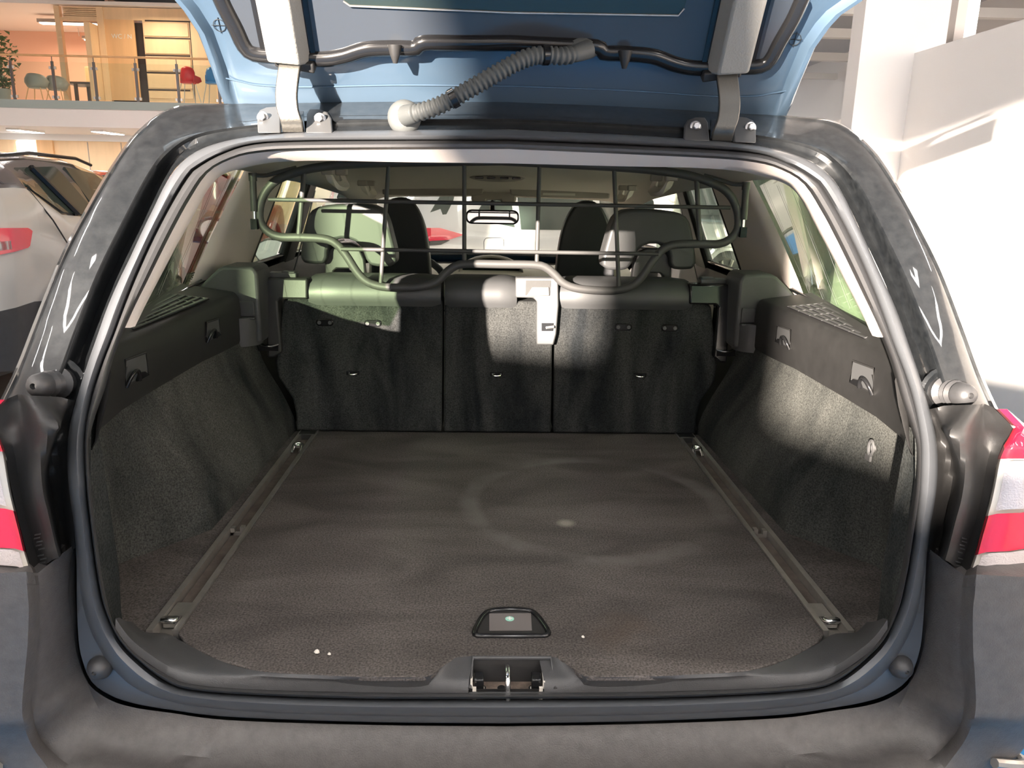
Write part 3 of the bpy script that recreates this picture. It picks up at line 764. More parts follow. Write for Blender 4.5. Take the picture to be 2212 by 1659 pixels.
# door mirrors
for s, x, y, h in ((-1, 1.02, 2.70, .335), (1, .93, 2.80, .26)):
    c_ = C(s * x, y, h)
    sh = []
    for k, (d, w, hh) in enumerate(((0, .085, .062), (.03, .088, .066), (.07, .07, .055), (.10, .03, .03))):
        sh.append([c_ + Vector((w * math.cos(a), d, hh * math.sin(a))) for a in [q * math.pi / 8 for q in range(16)]])
    dm = mk('door_mirror', loft(sh, True, False, True), M['paint'], car, 60)
    mk('mirror_glass', prism([c_ + Vector((.078 * math.cos(a), -.002, .055 * math.sin(a))) for a in [q * math.pi / 12 for q in range(24)]], (0, -.003, 0)), M['mirror'], dm, 0)
    mk('mirror_foot', tube([c_ + Vector((0, .04, -.03)), C(s * .84, y + .06, .20)], [.03, .035], 8), M['paint'], dm)
# windscreen, mirror, console
mk('windscreen', prism([C(-.56, 2.69, .605), C(.56, 2.69, .605), C(.72, 3.42, .245), C(-.72, 3.42, .245)], (0, .004, .005)), M['glass_w'], car, 0)
rm = mk('rear_view_mirror', prism([C(x - .017, 2.55, h + .515) for x, h in rrect(.235, .062, .026)], (0, .022, 0)), M['gloss_black'], car, 40, bevel=.006, label='black rear view mirror')
mk('mirror_glass', prism([C(x - .017, 2.549, h + .515) for x, h in rrect(.218, .048, .02)], (0, -.002, 0)), M['mirror'], rm, 0)
mk('mirror_stem', tube([C(-.017, 2.57, .535), C(-.017, 2.64, .575)], .012, 8), M['gloss_black'], rm)
mh = mk('mirror_housing', prism([C(x - .012, 2.585, h + .592) for x, h in [(-.095, .035), (.095, .035), (.10, .0), (.092, -.024), (.04, -.026), (.03, -.006), (-.03, -.006), (-.04, -.026), (-.092, -.024), (-.10, 0)]], (0, .07, .0)), M['lining_d'], car, 40, bevel=.008)
dl = mk('dome_lamp', lathe(C(0, 2.18, .695), (0, -.12, -1), [(0, .125), (.012, .12), (.02, .10), (.022, .02)], 30), M['lining_d'], car, 50, label='taupe overhead lamp console')
for x in (-.07, -.025, .025, .07):
    mk('lamp_button', box(C(x, 2.125, .677), (.032, .022, .008)), M['gloss_black'], dl, 30, bevel=.002)

# dashboard and steering wheel
ds = []
for y, h in ((2.78, .02), (2.76, .18), (2.80, .245), (2.95, .262), (3.2, .245), (3.42, .235)):
    ds.append([C(x, y + .02 * math.cos(x * 3), h) for x in (-.66, -.4, -.15, 0, .15, .4, .66)])
dash = mk('dashboard', loft([cr(r, 20) for r in ds]), M['lining'], car, 60)
mk('instrument_hood', loft([[C(-.02 + .155 * math.cos(a), y, .235 + k * math.sin(a)) for a in [q * math.pi / 12 for q in range(13)]] for y, k in ((2.82, .082), (2.88, .085), (3.05, .04))]), M['lining_d'], dash, 60, solid=.008)
mk('display', prism([C(-.02 + .14 * math.cos(a), 2.86, .24 + .068 * math.sin(a)) for a in [q * math.pi / 12 for q in range(13)]], (0, .004, 0)), M['glass_k'], dash, 0)
stk = mk('centre_stack', cat(bx(-.10, .12, 2.68, 2.80, FL - .2, FL + .22)), M['gloss_black'], dash, 30, bevel=.01)
mk('key_slot', bx(-.165, -.115, 2.69, 2.74, FL + .16, FL + .23), M['lining'], dash, 30, bevel=.008)
sw = [C(-.39 + .185 * math.cos(a), 2.62 + .05 * math.sin(a), .15 + .178 * math.sin(a)) for a in [k * math.pi / 16 for k in range(32)]]
stw = mk('steering_wheel', tube(sw, .016, 10, True), M['leather_k'], car, 60)
mk('wheel_hub', cat(box(C(-.39, 2.63, .15), (.15, .06, .12)), tube([C(-.56, 2.62, .16), C(-.22, 2.62, .16)], .014, 8)), M['leather_b'], stw, 30, bevel=.02)

# ------------------------------------------------------------------ rear seat backs
def seat(x, h, off=0.0): return C(x, 1.07 + .17 * h - off, h)
def bench(x0, x1, shape):
    rb_ = mk('rear_seat_back', prism([seat(x, h) for x, h in shape], (0, .09, 0)), M['carpet_seat'], car, 30, bevel=.006, label='rear seat back covered in charcoal carpet')
    return rb_
SL = [(-.152, .004), (-.152, .352), (-.555, .357), (-.572, .345), (-.590, .21), (-.594, .187), (-.588, .145), (-.566, .112), (-.550, .088), (-.542, .05), (-.541, .004)]
left_b = bench(0, 0, SL)
right_b = bench(0, 0, [(-x - .004, h) for x, h in SL])
mid_b = bench(0, 0, [(-.147, .004), (-.147, .352), (.142, .352), (.142, .004)])
def roll(x0, x1, parent, h0=.345, h1=.408):
    """leather top roll of a seat back"""
    rings = []
    sec = [(.005, h0 - .01), (.012, h0), (.019, h0 + .012), (.020, h0 + .035), (.014, h1 - .012), (.0, h1 - .002), (-.03, h1 + .003), (-.08, h1 + .004), (-.13, h1 - .006), (-.15, h1 - .03), (-.14, h0 - .02)]
    n = 9
    for i in range(n):
        t = i / (n - 1); x = x0 + (x1 - x0) * t
        k = (1 if .1 < t < .9 else .985)
        e = .010 if t in (0, 1) else 0
        rings.append([seat(x, h - e * .6 * (h > h0 + .03), o - e) for o, h in sec])
    return mk('seat_top_roll', loft(rings, True, False, True), M['leather'], parent, 50, label='smooth dark leather top of the seat back')
roll(-.505, -.156, left_b); roll(-.146, .045, mid_b); roll(.152, .515, right_b)
for b_, (xa, xb) in ((left_b, (-.155, -.150)), (right_b, (.143, .149))):
    pass
# plastic latch covers at the outer ends
for s, par in ((-1, left_b), (1, right_b)):
    hk = 0 if s < 0 else .0
    P_ = [(.504, .405), (.612, .405), (.614, .30), (.610, .20), (.592, .20), (.573, .215), (.582, .345), (.574, .352), (.504, .352)]
    lc = mk('latch_cover', prism([seat(s * x, h, .018) for x, h in P_], (0, .05, 0)), M['gloss_black'] if s > 0 else M['plastic'], par, 30, bevel=.005, label='black plastic seat latch cover')
    mk('release_button', box(seat(s * .575, .410, .0) + Vector((0, .02, 0)), (.075, .035, .014)), M['plastic_g'], lc, 30, bevel=.003)
    mk('button_cap', box(seat(s * .560, .417, .0) + Vector((0, .02, 0)), (.035, .028, .006)), M['plastic_g'], lc, 30, bevel=.002)
    mk('latch_catch', tube(cr([seat(s * .580, .235, .022), seat(s * .600, .232, .034), seat(s * .625, .238, .030)], 10), .0028, 6), M['chrome'], lc)
    mk('catch_slot', box(seat(s * .606, .226, .019), (.05, .004, .016)), M['gloss_black'], lc)
# release handle on the middle seat back
P_ = [(1114,600),(1206,600),(1207,660),(1202,722),(1196,746),(1159,745),(1160,652),(1152,644),(1114,643)]
def seat_px(u, v, off): return hp(u, v, seat(0, 0, off), Vector((0, 1, -.17)).normalized())
rh = mk('release_handle', prism([seat_px(u, v, .024) for u, v in P_], (0, .035, 0)), M['plate'], mid_b, 30, bevel=.004, label='grey plastic release handle plate')
mk('handle_recess', prism([seat_px(u, v, .0255) for u, v in [(1136,606),(1190,606),(1188,638),(1135,638)]], (0, .002, 0)), M['plastic'], rh, 0)
mk('handle_paddle', prism([seat_px(u, v, .030) for u, v in [(1150,620),(1186,620),(1187,639),(1137,640)]], (0, .006, 0)), M['mat_grey'], rh, 30, bevel=.002)
mk('lock_opening', prism([seat_px(u, v, .0255) for u, v in [(1170,698),(1196,698),(1195,715),(1170,715)]], (0, .002, 0)), M['gloss_black'], rh, 0)
mk('lock_bolt', tube([seat_px(1180, 708, .027), seat_px(1197, 706, .030)], .004, 8), M['steel'], rh)
# child seat anchor plates and little pull loops
for k, (u, v) in enumerate(((701, 697), (805, 699), (1347, 707), (1447, 709))):
    c_ = seat_px(u, v, .003); par = left_b if k < 2 else right_b
    ap = mk('anchor_plate', prism([c_ + Vector((x, 0, z)) for x, z in rrect(.046, .019, .009)], (0, .006, 0)), M['gloss_black'], par, 30, bevel=.002)
    for d in (-.014, .014):
        mk('screw', lathe(c_ + Vector((d, 0, 0)), (0, -1, 0), [(0, .005), (.002, .0048), (.002, .002), (.0005, .0018)], 12), M['plate'], ap, 40)
for (u, v), par in (((762, 805), left_b), ((1073, 808), mid_b), ((1383, 810), right_b)):
    c_ = seat_px(u, v, .004)
    pl = mk('pull_loop', tube(cr([c_ + Vector((-.013, .006, .0)), c_ + Vector((-.010, -.006, -.002)), c_ + Vector((0, -.010, -.003)), c_ + Vector((.010, -.006, -.002)), c_ + Vector((.013, .006, 0))], 14), .0022, 6), M['chrome'], par)
    mk('loop_slot', box(c_ + Vector((0, .002, -.001)), (.034, .003, .010)), M['gloss_black'], pl)

# ------------------------------------------------------------------ headrests and front seats
def cushion(name, px, y, th, mat, parent, bev=.02, lean=.0, label=None, n=44):
    P_ = [hy(u, v, y) for u, v in px]
    P_ = cr(P_, n, True)
    return mk(name, prism(P_, (0, th, lean)), mat, parent, 60, bevel=bev, seg=4, label=label)
HRL = [(648,556),(655,505),(666,463),(690,446),(745,441),(805,444),(831,462),(846,510),(856,556),(850,574),(815,576),(795,570),(786,548),(774,527),(750,516),(722,519),(708,535),(703,568),(675,570),(655,568)]
hrs = []
for s in (-1, 1):
    if s < 0: px = HRL
    else:
        px = []
        for u, v in HRL:
            m_ = mir(hy(u, v, 1.27)); c_ = ROT.inverted() @ (m_ - CAM); px.append((CX - FPX * c_.x / c_.z, CY + FPX * c_.y / c_.z))
    h_ = cushion('rear_headrest', px, 1.27, .085, M['leather'], car, .016, label='dark leather rear headrest with arched cut-out')
    st = [hy(u, v, 1.30) for u, v in [(702,600),(702,560),(712,538),(730,526),(757,526),(775,536),(786,560),(790,600),(773,600),(773,586),(765,580),(727,580),(720,586),(720,600)]]
    if s > 0: st = [mir(p) for p in st]
    mk('headrest_stem', prism(st, (0, .03, 0)), M['plastic_g'], h_, 30, bevel=.004)
    x0 = hy(750, 480, 1.27).x * (1 if s < 0 else -1)
for s in (-1, 1):
    fr = [(.40, .34), (.375, .48), (.345, .555), (.29, .592)]
    out = [(-.12, -.30), (-.145, .10), (-.135, .22), (-.14, .30), (-.115, .47), (-.085, .555), (-.04, .592), (.03, .592), (.075, .555), (.105, .47), (.13, .30), (.125, .22), (.17, .12), (.20, -.30)]
    X = -.37 if s < 0 else .345
    k = 1 if s < 0 else -1
    sb = mk('front_seat', prism(cr([C(X + k * -x, 2.10, h) for x, h in [(-.20, -.35), (-.215, .05), (-.19, .145), (0, .165), (.19, .145), (.215, .05), (.20, -.35)]], 40, True), (0, .12, 0)), M['leather_b'], car, 60, bevel=.03, seg=4, label='beige and black front seat')
    hr = [(-.108, .17), (-.118, .26), (-.112, .40), (-.088, .52), (-.04, .592), (.03, .592), (.078, .52), (.102, .40), (.108, .26), (.098, .17), (.062, .17), (.052, .205), (-.052, .205), (-.068, .17)]
    hd = mk('seat_headrest', prism(cr([C(X + k * -x, 2.06, h) for x, h in hr], 56, True), (0, .075, 0)), M['leather_k'], sb, 60, bevel=.018, seg=4)
    # beige flank of the head restraint
    fl_ = [(-.10, .17), (-.122, .27), (-.116, .41), (-.096, .51), (-.078, .50), (-.09, .40), (-.094, .27), (-.08, .17)]
    mk('headrest_flank', prism(cr([C(X + k * x * (1 if s < 0 else 1), 2.095, h) for x, h in fl_], 30, True), (0, .07, 0)), M['leather_b'], sb, 50, bevel=.008)
# rear seat cushion so that the cabin is not hollow
mk('cabin_floor', bx(-.66, .66, 1.15, 2.9, FL - .32, FL - .28), M['carpet_wall'], car)
mk('rear_seat_cushion', bx(-.62, .62, 1.22, 1.72, FL - .26, FL - .04), M['leather'], car, 40, bevel=.04, seg=3)

# ------------------------------------------------------------------ tailgate
TH = math.radians(58)
TP = C(0, .45, .775)
TD = Vector((0, -math.cos(TH), math.sin(TH))); TN = Vector((0, -math.sin(TH), -math.cos(TH)))
def tp(x, s, o=0.0): return TP + Vector((x, 0, 0)) + TD * s + TN * o
def tg(u, v, o=0.0): return hp(u, v, TP + TN * o, TN)
wtab = [(-.004, .476), (.02, .477), (.06, .479), (.116, .486), (.150, .500), (.169, .512), (.19, .537), (.25, .585), (.35, .612), (.50, .625)]
rings = []
for sv, w in wtab:
    fr = [(1.0, -.05), (1.0, -.012), (.997, .004), (.988, .011), (.972, .011), (.962, .004), (.952, -.004), (.94, -.002), (.92, .0), (.6, .0), (.3, .0), (0, .0)]
    if sv < .0: fr = [(f, min(o, -.004)) for f, o in fr]
    if sv < .03: fr = [(f, o * .4 if o > 0 else o) for f, o in fr]
    half = [tp(-w * f, sv, o) for f, o in fr]
    rings.append(half + [mir(p) for p in reversed(half[:-1])])
edge0 = [p - TN * .03 + TD * -.0 for p in rings[0]]
gate = mk('tailgate', loft([edge0] + rings), M['paint_sunlit'], car, 55, label='open tailgate in blue-black metallic paint')
mk('tailgate_skin', loft([[tp(x * w_, s_, -.05) for x in (-1, -.5, 0, .5, 1)] for s_, w_ in ((.02, .47), (.116, .48), (.169, .50), (.25, .575), (.5, .615))] + [[C(x, y, h) for x in (-.56, -.3, 0, .3, .56)] for y, h in ((.10, 1.24), (-.2, 1.33), (-.5, 1.38))]), M['paint'], gate, 60, solid=.01)
mk('lower_trim', loft([[C(x, y, h) for x in (-.58, -.3, 0, .3, .58)] for y, h in ((.14, 1.17), (.0, 1.21), (-.25, 1.25), (-.5, 1.28), (-.5, 1.36))]), M['plastic'], gate, 50, solid=.01)
# crease line along the hinge edge
crl = [(1106,186),(860,184),(660,188),(560,184),(520,176),(485,168),(474,158)]
cl = [tg(u, v, .001) for u, v in crl]; cl[0].x = 0
mk('pressed_crease', tube(fullopen(list(reversed(cr(cl, 40)))), .0013, 6), M['paint_sunlit'], gate)
# trim cover with rolled lip
CV = [(1106,93),(1000,93),(915,93),(900,104),(850,104),(790,107),(740,122),(690,128),(600,122),(548,117),(527,100),(509,62),(482,10),(462,-40),(440,-110)]
cvp = [tg(u, v, .020) for u, v in CV]; cvp[0].x = 0
out = cvp + [Vector((0, cvp[-1].y, cvp[-1].z))]
cover_poly = [mir(p) for p in reversed(cvp[1:])] + cvp
M['gate_trim'] = pm('gloss_slate_plastic', (.040, .046, .056), .20, 0, .3, .1)
cov = mk('tailgate_cover', prism(cover_poly, TN * -.018), M['gate_trim'], gate, 30, label='glossy slate plastic cover inside the tailgate')
lipc = [p - TN * .003 for p in cr(cvp[:-1], 60)]; lipc[0].x = 0
mk('cover_lip', tube(fullopen(list(reversed(lipc))), .0130, 10), M['gloss_black'], cov, 60, label='rolled black lip of the cover')
gl = [tg(u, v, .0225) for u, v in [(742,2),(756,12),(1106,27),(1465,33),(1478,18),(1500,-60),(720,-90)]]
mk('rear_window', prism(gl, TN * -.002), M['glass_k'], gate, 0, label='dark lower edge of the rear window')
mk('window_bead', tube([g_ + TN * .0012 for g_ in gl[:5]], .0016, 6), M['alu'], gate)
def tbox(x0, x1, s0, s1, o0, o1):
    pts = [tp(x, s_, o) for x in (x0, x1) for s_ in (s0, s1) for o in (o0, o1)]
    return [tuple(p) for p in pts], [(0, 1, 3, 2), (4, 6, 7, 5), (0, 4, 5, 1), (2, 3, 7, 6), (0, 2, 6, 4), (1, 5, 7, 3)]
def tpoly(pts, o0, o1):
    return prism([tp(x, s_, o0) for x, s_ in pts], TN * (o1 - o0))
for s in (-1, 1):
    X0, X1 = .312, .378
    base = [(s * X0, .078), (s * X1, .088), (s * X1, .30), (s * X0, .30)]
    # tapering hinge cover
    a = [tp(x, v, .02) for x, v in base]
    b = [tp(s * (X0 + .010), .092, .060), tp(s * (X1 - .008), .096, .060), tp(s * (X1 - .008), .30, .060), tp(s * (X0 + .010), .30, .060)]
    hb = mk('hinge_cover', loft([a, b], True, False, True), M['dust'], gate, 30, bevel=.004, seg=2, label='box-shaped grey plastic hinge cover')
    mk('cover_foot', cat(tpoly([(s * (X0 - .006), .070), (s * (X1 - .012), .080), (s * (X1 - .012), .094), (s * (X0 - .006), .086)], .018, .040)), M['plastic'], hb, 30, bevel=.003)
    mk('cover_gap', cat(tpoly([(s * (X1 + .001), .085), (s * (X1 + .010), .088), (s * (X1 + .010), .30), (s * (X1 + .001), .30)], .018, .0225), tpoly([(s * (X0 - .008), .085), (s * (X0 - .001), .085), (s * (X0 - .001), .30), (s * (X0 - .008), .30)], .018, .0225)), M['gloss_black'], hb, 0)
    # pressed ring-and-cross mark in the sheet metal
    cm = tg(474, 55, .001)
    if s > 0: cm = mir(cm)
    ringp = [cm + Vector((.0092 * math.cos(q), 0, 0)) + TD * (.0092 * math.sin(q)) for q in [k * math.pi / 10 for k in range(20)]]
    mk('pressed_mark', cat(tube(ringp, .0006, 5, True), tube([cm - Vector((.012, 0, 0)), cm + Vector((.012, 0, 0))], .0006, 5), tube([cm - TD * .012, cm + TD * .012], .0006, 5)), M['paint'], gate)
    # peg
    a_ = tg(853, 103, .030)
    pgv = tube([a_ + TD * .004, a_ - TD * .008 + TN * .006, a_ - TD * .020 + TN * .010], [.011, .008, .0035], 10)
    mk('cover_peg', pgv if s < 0 else mirr(pgv), M['plastic'], cov, 50)
mk('cover_plug', xf(lathe((0, 0, 0), TN, [(-.004, .030), (.002, .030), (.003, .026)], 24), Matrix.Translation(tg(972, 98, .022)) @ Matrix.Diagonal((1, .3, .3, 1))), M['plastic'], cov, 50)

# hinges: strap, plates, bolts on the roof edge
def jamb(u, v, o=.006):
    vs_, vb_ = 284, 210
    t = min(max((vs_ - v) / (vs_ - vb_), 0), 1)
    return hy(u, v, .357 + (.462 - .357) * t - o)
for s in (-1, 1):
    f = (lambda q: q) if s < 0 else mirr
    pth = [hy(630, 118, .372), hy(627, 140, .362), hy(622, 172, .356), hy(619, 205, .354), hy(622, 238, .352), hy(630, 262, .352), hy(634, 284, .362)]
    hg_ = mk('tailgate_hinge', f(ribbon(cr(pth, 26), (1, 0, 0), .0165, .0045)), M['hinge'], car, 45, bevel=.0015, label='curved steel hinge strap of the tailgate')
    mk('hinge_slot', f(prism([jamb(u, v, .002) for u, v in [(606, 286), (607, 248), (612, 240), (655, 240), (659, 286)]], (0, .002, 0))), M['gloss_black'], hg_, 0)
    for q, (poly_, bolt) in enumerate((([(556, 287), (554, 250), (560, 238), (574, 232), (606, 230), (606, 287)], (568, 254)), ([(660, 287), (662, 246), (668, 236), (690, 236), (706, 242), (715, 256), (718, 287)], (691, 257)))):
        p_ = mk('hinge_plate', f(prism([jamb(u, v, .010) for u, v in poly_], (0, .008, 0))), M['plate'], hg_, 30, bevel=.002)
        c_ = jamb(*bolt, .011)
        mk('hinge_bolt', f(cat(lathe(c_, (0, -1, .15), [(0, .0098), (.002, .0090), (.0025, .0075)], 20), lathe(c_, (0, -1, .15), [(.002, .0066), (.009, .0062), (.010, .0048)], 6))), M['steel'], hg_, 30)

# wiring conduit between roof and tailgate
cpx = [((876, 250), .350), ((892, 246), .338), ((915, 240), .330), ((955, 225), .325), ((1010, 195), .322), ((1065, 163), .322), ((1115, 135), .325), ((1150, 122), .330), ((1180, 119), .335), ((1215, 121), .340), ((1245, 115), .350), ((1272, 106), .362)]
P_ = cr([hy(u, v, y) for (u, v), y in cpx], 240)
rad = []
for i in range(240):
    t = i / 239
    if t < .07: r_ = .016 - .02 * t
    elif t > .90: r_ = .0125 + .02 * (t - .90)
    else: r_ = .0112 + (.0024 if (i % 6) < 3 else 0)
    rad.append(r_)
cn = mk('wiring_conduit', tube(P_, rad, 14), M['rubber_grey'], car, 70, label='grey corrugated rubber conduit to the tailgate')
g0 = hy(872, 252, .355)
mk('conduit_grommet', lathe(g0 + Vector((0, .012, 0)), (-.1, -1, .1), [(0, .027), (.006, .026), (.012, .021), (.016, .012)], 26), M['rubber_grey'], cn, 60)
g1 = tg(1256, 106, .022)
mk('conduit_grommet', xf(lathe((0, 0, 0), TN, [(-.004, .030), (.006, .029), (.012, .022)], 26), Matrix.Translation(g1) @ Matrix.Diagonal((1, .55, .55, 1))), M['rubber_grey'], cn, 60)
for i0 in (62, 178):
    mk('conduit_clip', tube(P_[i0:i0 + 8], .0150, 16), M['gloss_black'], cn, 50)

# ------------------------------------------------------------------ dog guard behind the seats
gd = empty('cargo_guard', C(0, 1.12, .36), 'black tubular steel dog guard hung behind the rear seats', 'cargo guard')
GY = 1.095
def gp(u, v, y=GY): return hy(u, v, y)
half = [(1090,571),(1010,570),(985,574),(965,588),(945,607),(920,617),(880,621),(830,620),(795,610),(773,590),(750,555),(730,530),(705,517),(650,513),(605,512),(578,500),(562,478),(561,450),(568,425),(580,405),(600,388),(640,372),(700,360),(820,352),(1090,348)]
hw = [gp(u, v) for u, v in half]; hw[0].x = 0; hw[-1].x = 0
pth = cr(hw, 120)
loop = pth + [mir(p) for p in reversed(pth[1:-1])]
fm = mk('guard_frame', tube(loop, .0108, 12, True), M['guard'], gd, 60)
for x0, u0, u1, v1 in ((0, 1003, 1003, 568), (0, 840, 822, 618), (0, 657, 645, 512)):
    a = gp(u0, 350 if u0 > 700 else 368); b = gp(u1, v1)
    for s in (-1, 1):
        vf = tube([a, b] if s < 0 else [mir(a), mir(b)], .0055 if u0 != 657 else .0065, 10)
        mk('guard_bar', vf, M['guard'], gd)
for pa, pb in (((580, 431), None), ((737, 538), None)):
    a = gp(*pa, GY - .012)
    mk('guard_cross_bar', tube([a, mir(a)], .0052, 10), M['guard'], gd)
for s in (-1, 1):
    t_ = gp(546, 384, GY - .01); b_ = gp(550, 484, GY - .01); f = (lambda q: q) if s < 0 else mirr
    m0 = t_.lerp(b_, .72)
    mk('gas_strut', f(cat(tube([t_, m0], .0085, 12), lathe(t_, (0, 0, 1), [(-.008, .010), (.012, .010)], 12))), M['guard'], gd, 50)
    mk('strut_rod', f(tube([m0, b_], .0035, 8)), M['chrome'], gd)
    mk('strut_joint', f(cat(box(b_, (.016, .016, .026)), tube([b_, gp(566, 484)], .004, 8))), M['gloss_black'], gd, 30)
    mk('strut_bracket', f(tube(cr([t_ + Vector((.006, 0, .006)), gp(575, 379), gp(600, 372), gp(640, 362)], 12), .005, 8)), M['guard'], gd)
# ================================================================== showroom
M['floor'] = pm('pale_showroom_tile', (.36, .31, .27), .28, var=.08, vscale=2)
M['mat_blue'] = pm('bright_blue_carpet', (.02, .20, .46), .85, bump=.3, bscale=300, var=.1, vscale=60)
M['white'] = pm('white_wall_paint', (.84, .80, .77), .8)
M['white2'] = pm('white_steel', (.80, .79, .77), .6)
M['ceil'] = pm('grey_ceiling', (.50, .51, .54), .9)
M['wood'] = pm('warm_birch_veneer', (.72, .44, .22), .45, var=.10, vscale=3, stretch=(1, 1, .1))
M['wood_l'] = pm('pale_birch_veneer', (.78, .56, .34), .5, var=.08, vscale=3, stretch=(1, 1, .1))
M['salmon'] = pm('salmon_wall_paint', (.82, .50, .36), .8)
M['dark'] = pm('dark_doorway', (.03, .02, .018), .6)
M['steel_d'] = pm('dark_post', (.16, .15, .15), .35, .6)
M['fascia'] = pm('grey_green_fascia', (.36, .42, .40), .5)
M['lampw'] = pm('lit_lamp', (1, .95, .9), .5, emit=(1, .88, .74), estr=9.)
M['tube_lamp'] = pm('lit_ceiling_lamp', (1, 1, 1), .5, emit=(1, .97, .94), estr=28.)
M['tube_lamp2'] = pm('bright_ceiling_lamp', (1, 1, 1), .5, emit=(1, .97, .94), estr=54.)
M['window_lit'] = pm('daylit_window', (.8, .9, 1), .3, emit=(.85, .94, 1), estr=5.)
M['red_pl'] = pm('red_plastic', (.72, .02, .03), .3)
M['blue_pl'] = pm('blue_plastic', (.03, .22, .55), .3)
M['grey_pl'] = pm('sage_grey_plastic', (.30, .31, .28), .5)
M['leaf'] = pm('leaf_green', (.11, .16, .06), .5, var=.3, vscale=20)
M['trunk'] = pm('plant_stem', (.16, .10, .06), .8)
M['paint_grey'] = pm('pale_grey_car_paint', (.60, .58, .54), .25, .05, .8, .03)
M['paint_black'] = pm('black_car_paint', (.05, .045, .045), .15, .2, 1., .02)
M['paint_red'] = pm('red_car_paint', (.58, .03, .02), .22, .1, 1., .03)
M['paint_white'] = pm('white_car_paint', (.70, .69, .68), .22, 0, .8, .03)
M['glass_car'] = pm('dark_green_car_glass', (.035, .050, .042), .04, 0, 0, spec=.4)

def struct(name, vf, mat, **k):
    o = mk(name, vf, mat, None, k.pop('smooth', 0), **k); o['kind'] = 'structure'; return o

struct('floor', bx(-18, 13, -14, 42, -.1, 0), M['floor'])
struct('floor_mat', prism([Vector((-2.1, -4, 0)), Vector((1.80, -4, 0)), Vector((1.80, 4.6, 0)), Vector((-2.1, 4.6, 0))], (0, 0, .008)), M['mat_blue'])
struct('ceiling', bx(-18, 13, -14, 42, 6.3, 6.4), M['ceil'])
struct('wall_left', bx(-18.2, -18, -14, 42, 0, 6.3), M['white'])
struct('wall_right', bx(13, 13.2, -14, 42, 0, 6.3), M['white'])
# far wall: a white parapet with daylight above
struct('wall_back', cat(bx(-18, 13, 42, 42.2, 0, 2.6), bx(-18, 13, 42, 42.2, 5.4, 6.3)), M['white'])
# facade behind the camera: solid lower wall, glazed above, one wide pier
fd = Vector((math.sin(SUN_AZ), math.cos(SUN_AZ), 0)); fe = Vector((math.cos(SUN_AZ), -math.sin(SUN_AZ), 0))
f0 = fd * -9.0
ftop = FL + .38 + 9.05 * math.tan(SUN_EL)
def facade(p0, p1, z0, z1, th=.12):
    a, b = f0 + fe * p0, f0 + fe * p1
    return prism([Vector((*a.xy, z0)), Vector((*b.xy, z0)), Vector((*b.xy, z1)), Vector((*a.xy, z1))], fd * -th)
struct('wall_rear', cat(facade(-9.5, .15, 0, ftop), facade(.15, .52, 0, ftop - .09), facade(.52, 8, 0, ftop), facade(-9.5, -2.7, ftop, 6.3), facade(-2.5, -1.12, ftop, 6.3)), M['white'])  # unseen; tall left stretches added to block the sun from the other cars
struct('trim_1', facade(-.27, .22, ftop - .1, 6.3, .25), M['white'])
for k, p in enumerate((-1.12, 2.2, 4.2, 6.8)):
    struct('trim_%d' % (2 + k), facade(p, p + .12, ftop, 6.3), M['white2'])
struct('trim_6', facade(-9.5, 8, 3.42, 4.7), M['white'])

# partition and column beside the car
struct('wall_partition', bx(1.86, 1.96, -3.5, 2.9, 0, 1.955), M['white'])
cxl = hy(1827, 170, 2.87).x; cxr = hy(2048, 60, 2.75).x
struct('column', bx(cxl, cxr, 2.75, 2.87, 0, 6.3), M['white'])
bxa, bxb = hy(2006, 132, 2.74), hy(2042, 172, 2.74)
struct('trim_7', bx(bxa.x, bxb.x, 2.62, 2.75, bxb.z, bxa.z), M['white2'])
# far partition seen between tailgate and column
pA = hy(1725, 290, 16.0); pB = hy(1820, 257, 10.0)
struct('wall_partition_far', prism([Vector((pA.x - .6, 16, 0)), Vector((pB.x, 10, 0)), Vector((pB.x, 10, pB.z)), Vector((pA.x - .6, 16, pA.z))], (.10, .03, 0)), M['white'])
# window frame and post right of the column
wa = hy(2052, 60, 5.0); wb = hy(2080, 60, 5.0)
struct('window_1', bx(wa.x - .02, wa.x + .05, 4.9, 5.05, 0, 6.3), M['steel_d'])
struct('trim_8', bx(wb.x - .03, wb.x + .04, 4.9, 5.0, 0, 6.3), M['white2'])
# white roof beams
for k, (v, t) in enumerate(((20, 18), (72, 17), (123, 15), (165, 11), (201, 10), (226, 5))):
    d = ray(1775, v); p = CAM + d * ((5.55 - CAM.z) / d.z)
    th = t * (p.y + .93) / FPX
    if p.y < 41:
        struct('trim_%d' % (9 + k), bx(2.5, 13, p.y - .12, p.y + .12, 5.55 - th / 2, 5.55 + th / 2), M['white2'])
# ceiling lamps
lp = None
for x in (-11, -6.5, -2, 2.5, 7):
    for y in (1.5, 8, 14.5, 27, 34):
        if abs(x) < 4 and y < 8.5: continue
        if lp is None:
            lp = empty('ceiling_lamp', (x, y, 6.3), 'long white strip lamp fixed under the showroom ceiling', 'lamp', 'strip lamps under the ceiling')
            mk('lamp_body', bx(x - .18, x + .18, y - 1.3, y + 1.3, 6.2, 6.3), M['white2'], lp, 0)
            mk('lamp_diffuser', bx(x - .16, x + .16, y - 1.28, y + 1.28, 6.185, 6.2), M['tube_lamp2'], lp, 0)
        else: copy_tree(lp, None, (x, y, 6.3))

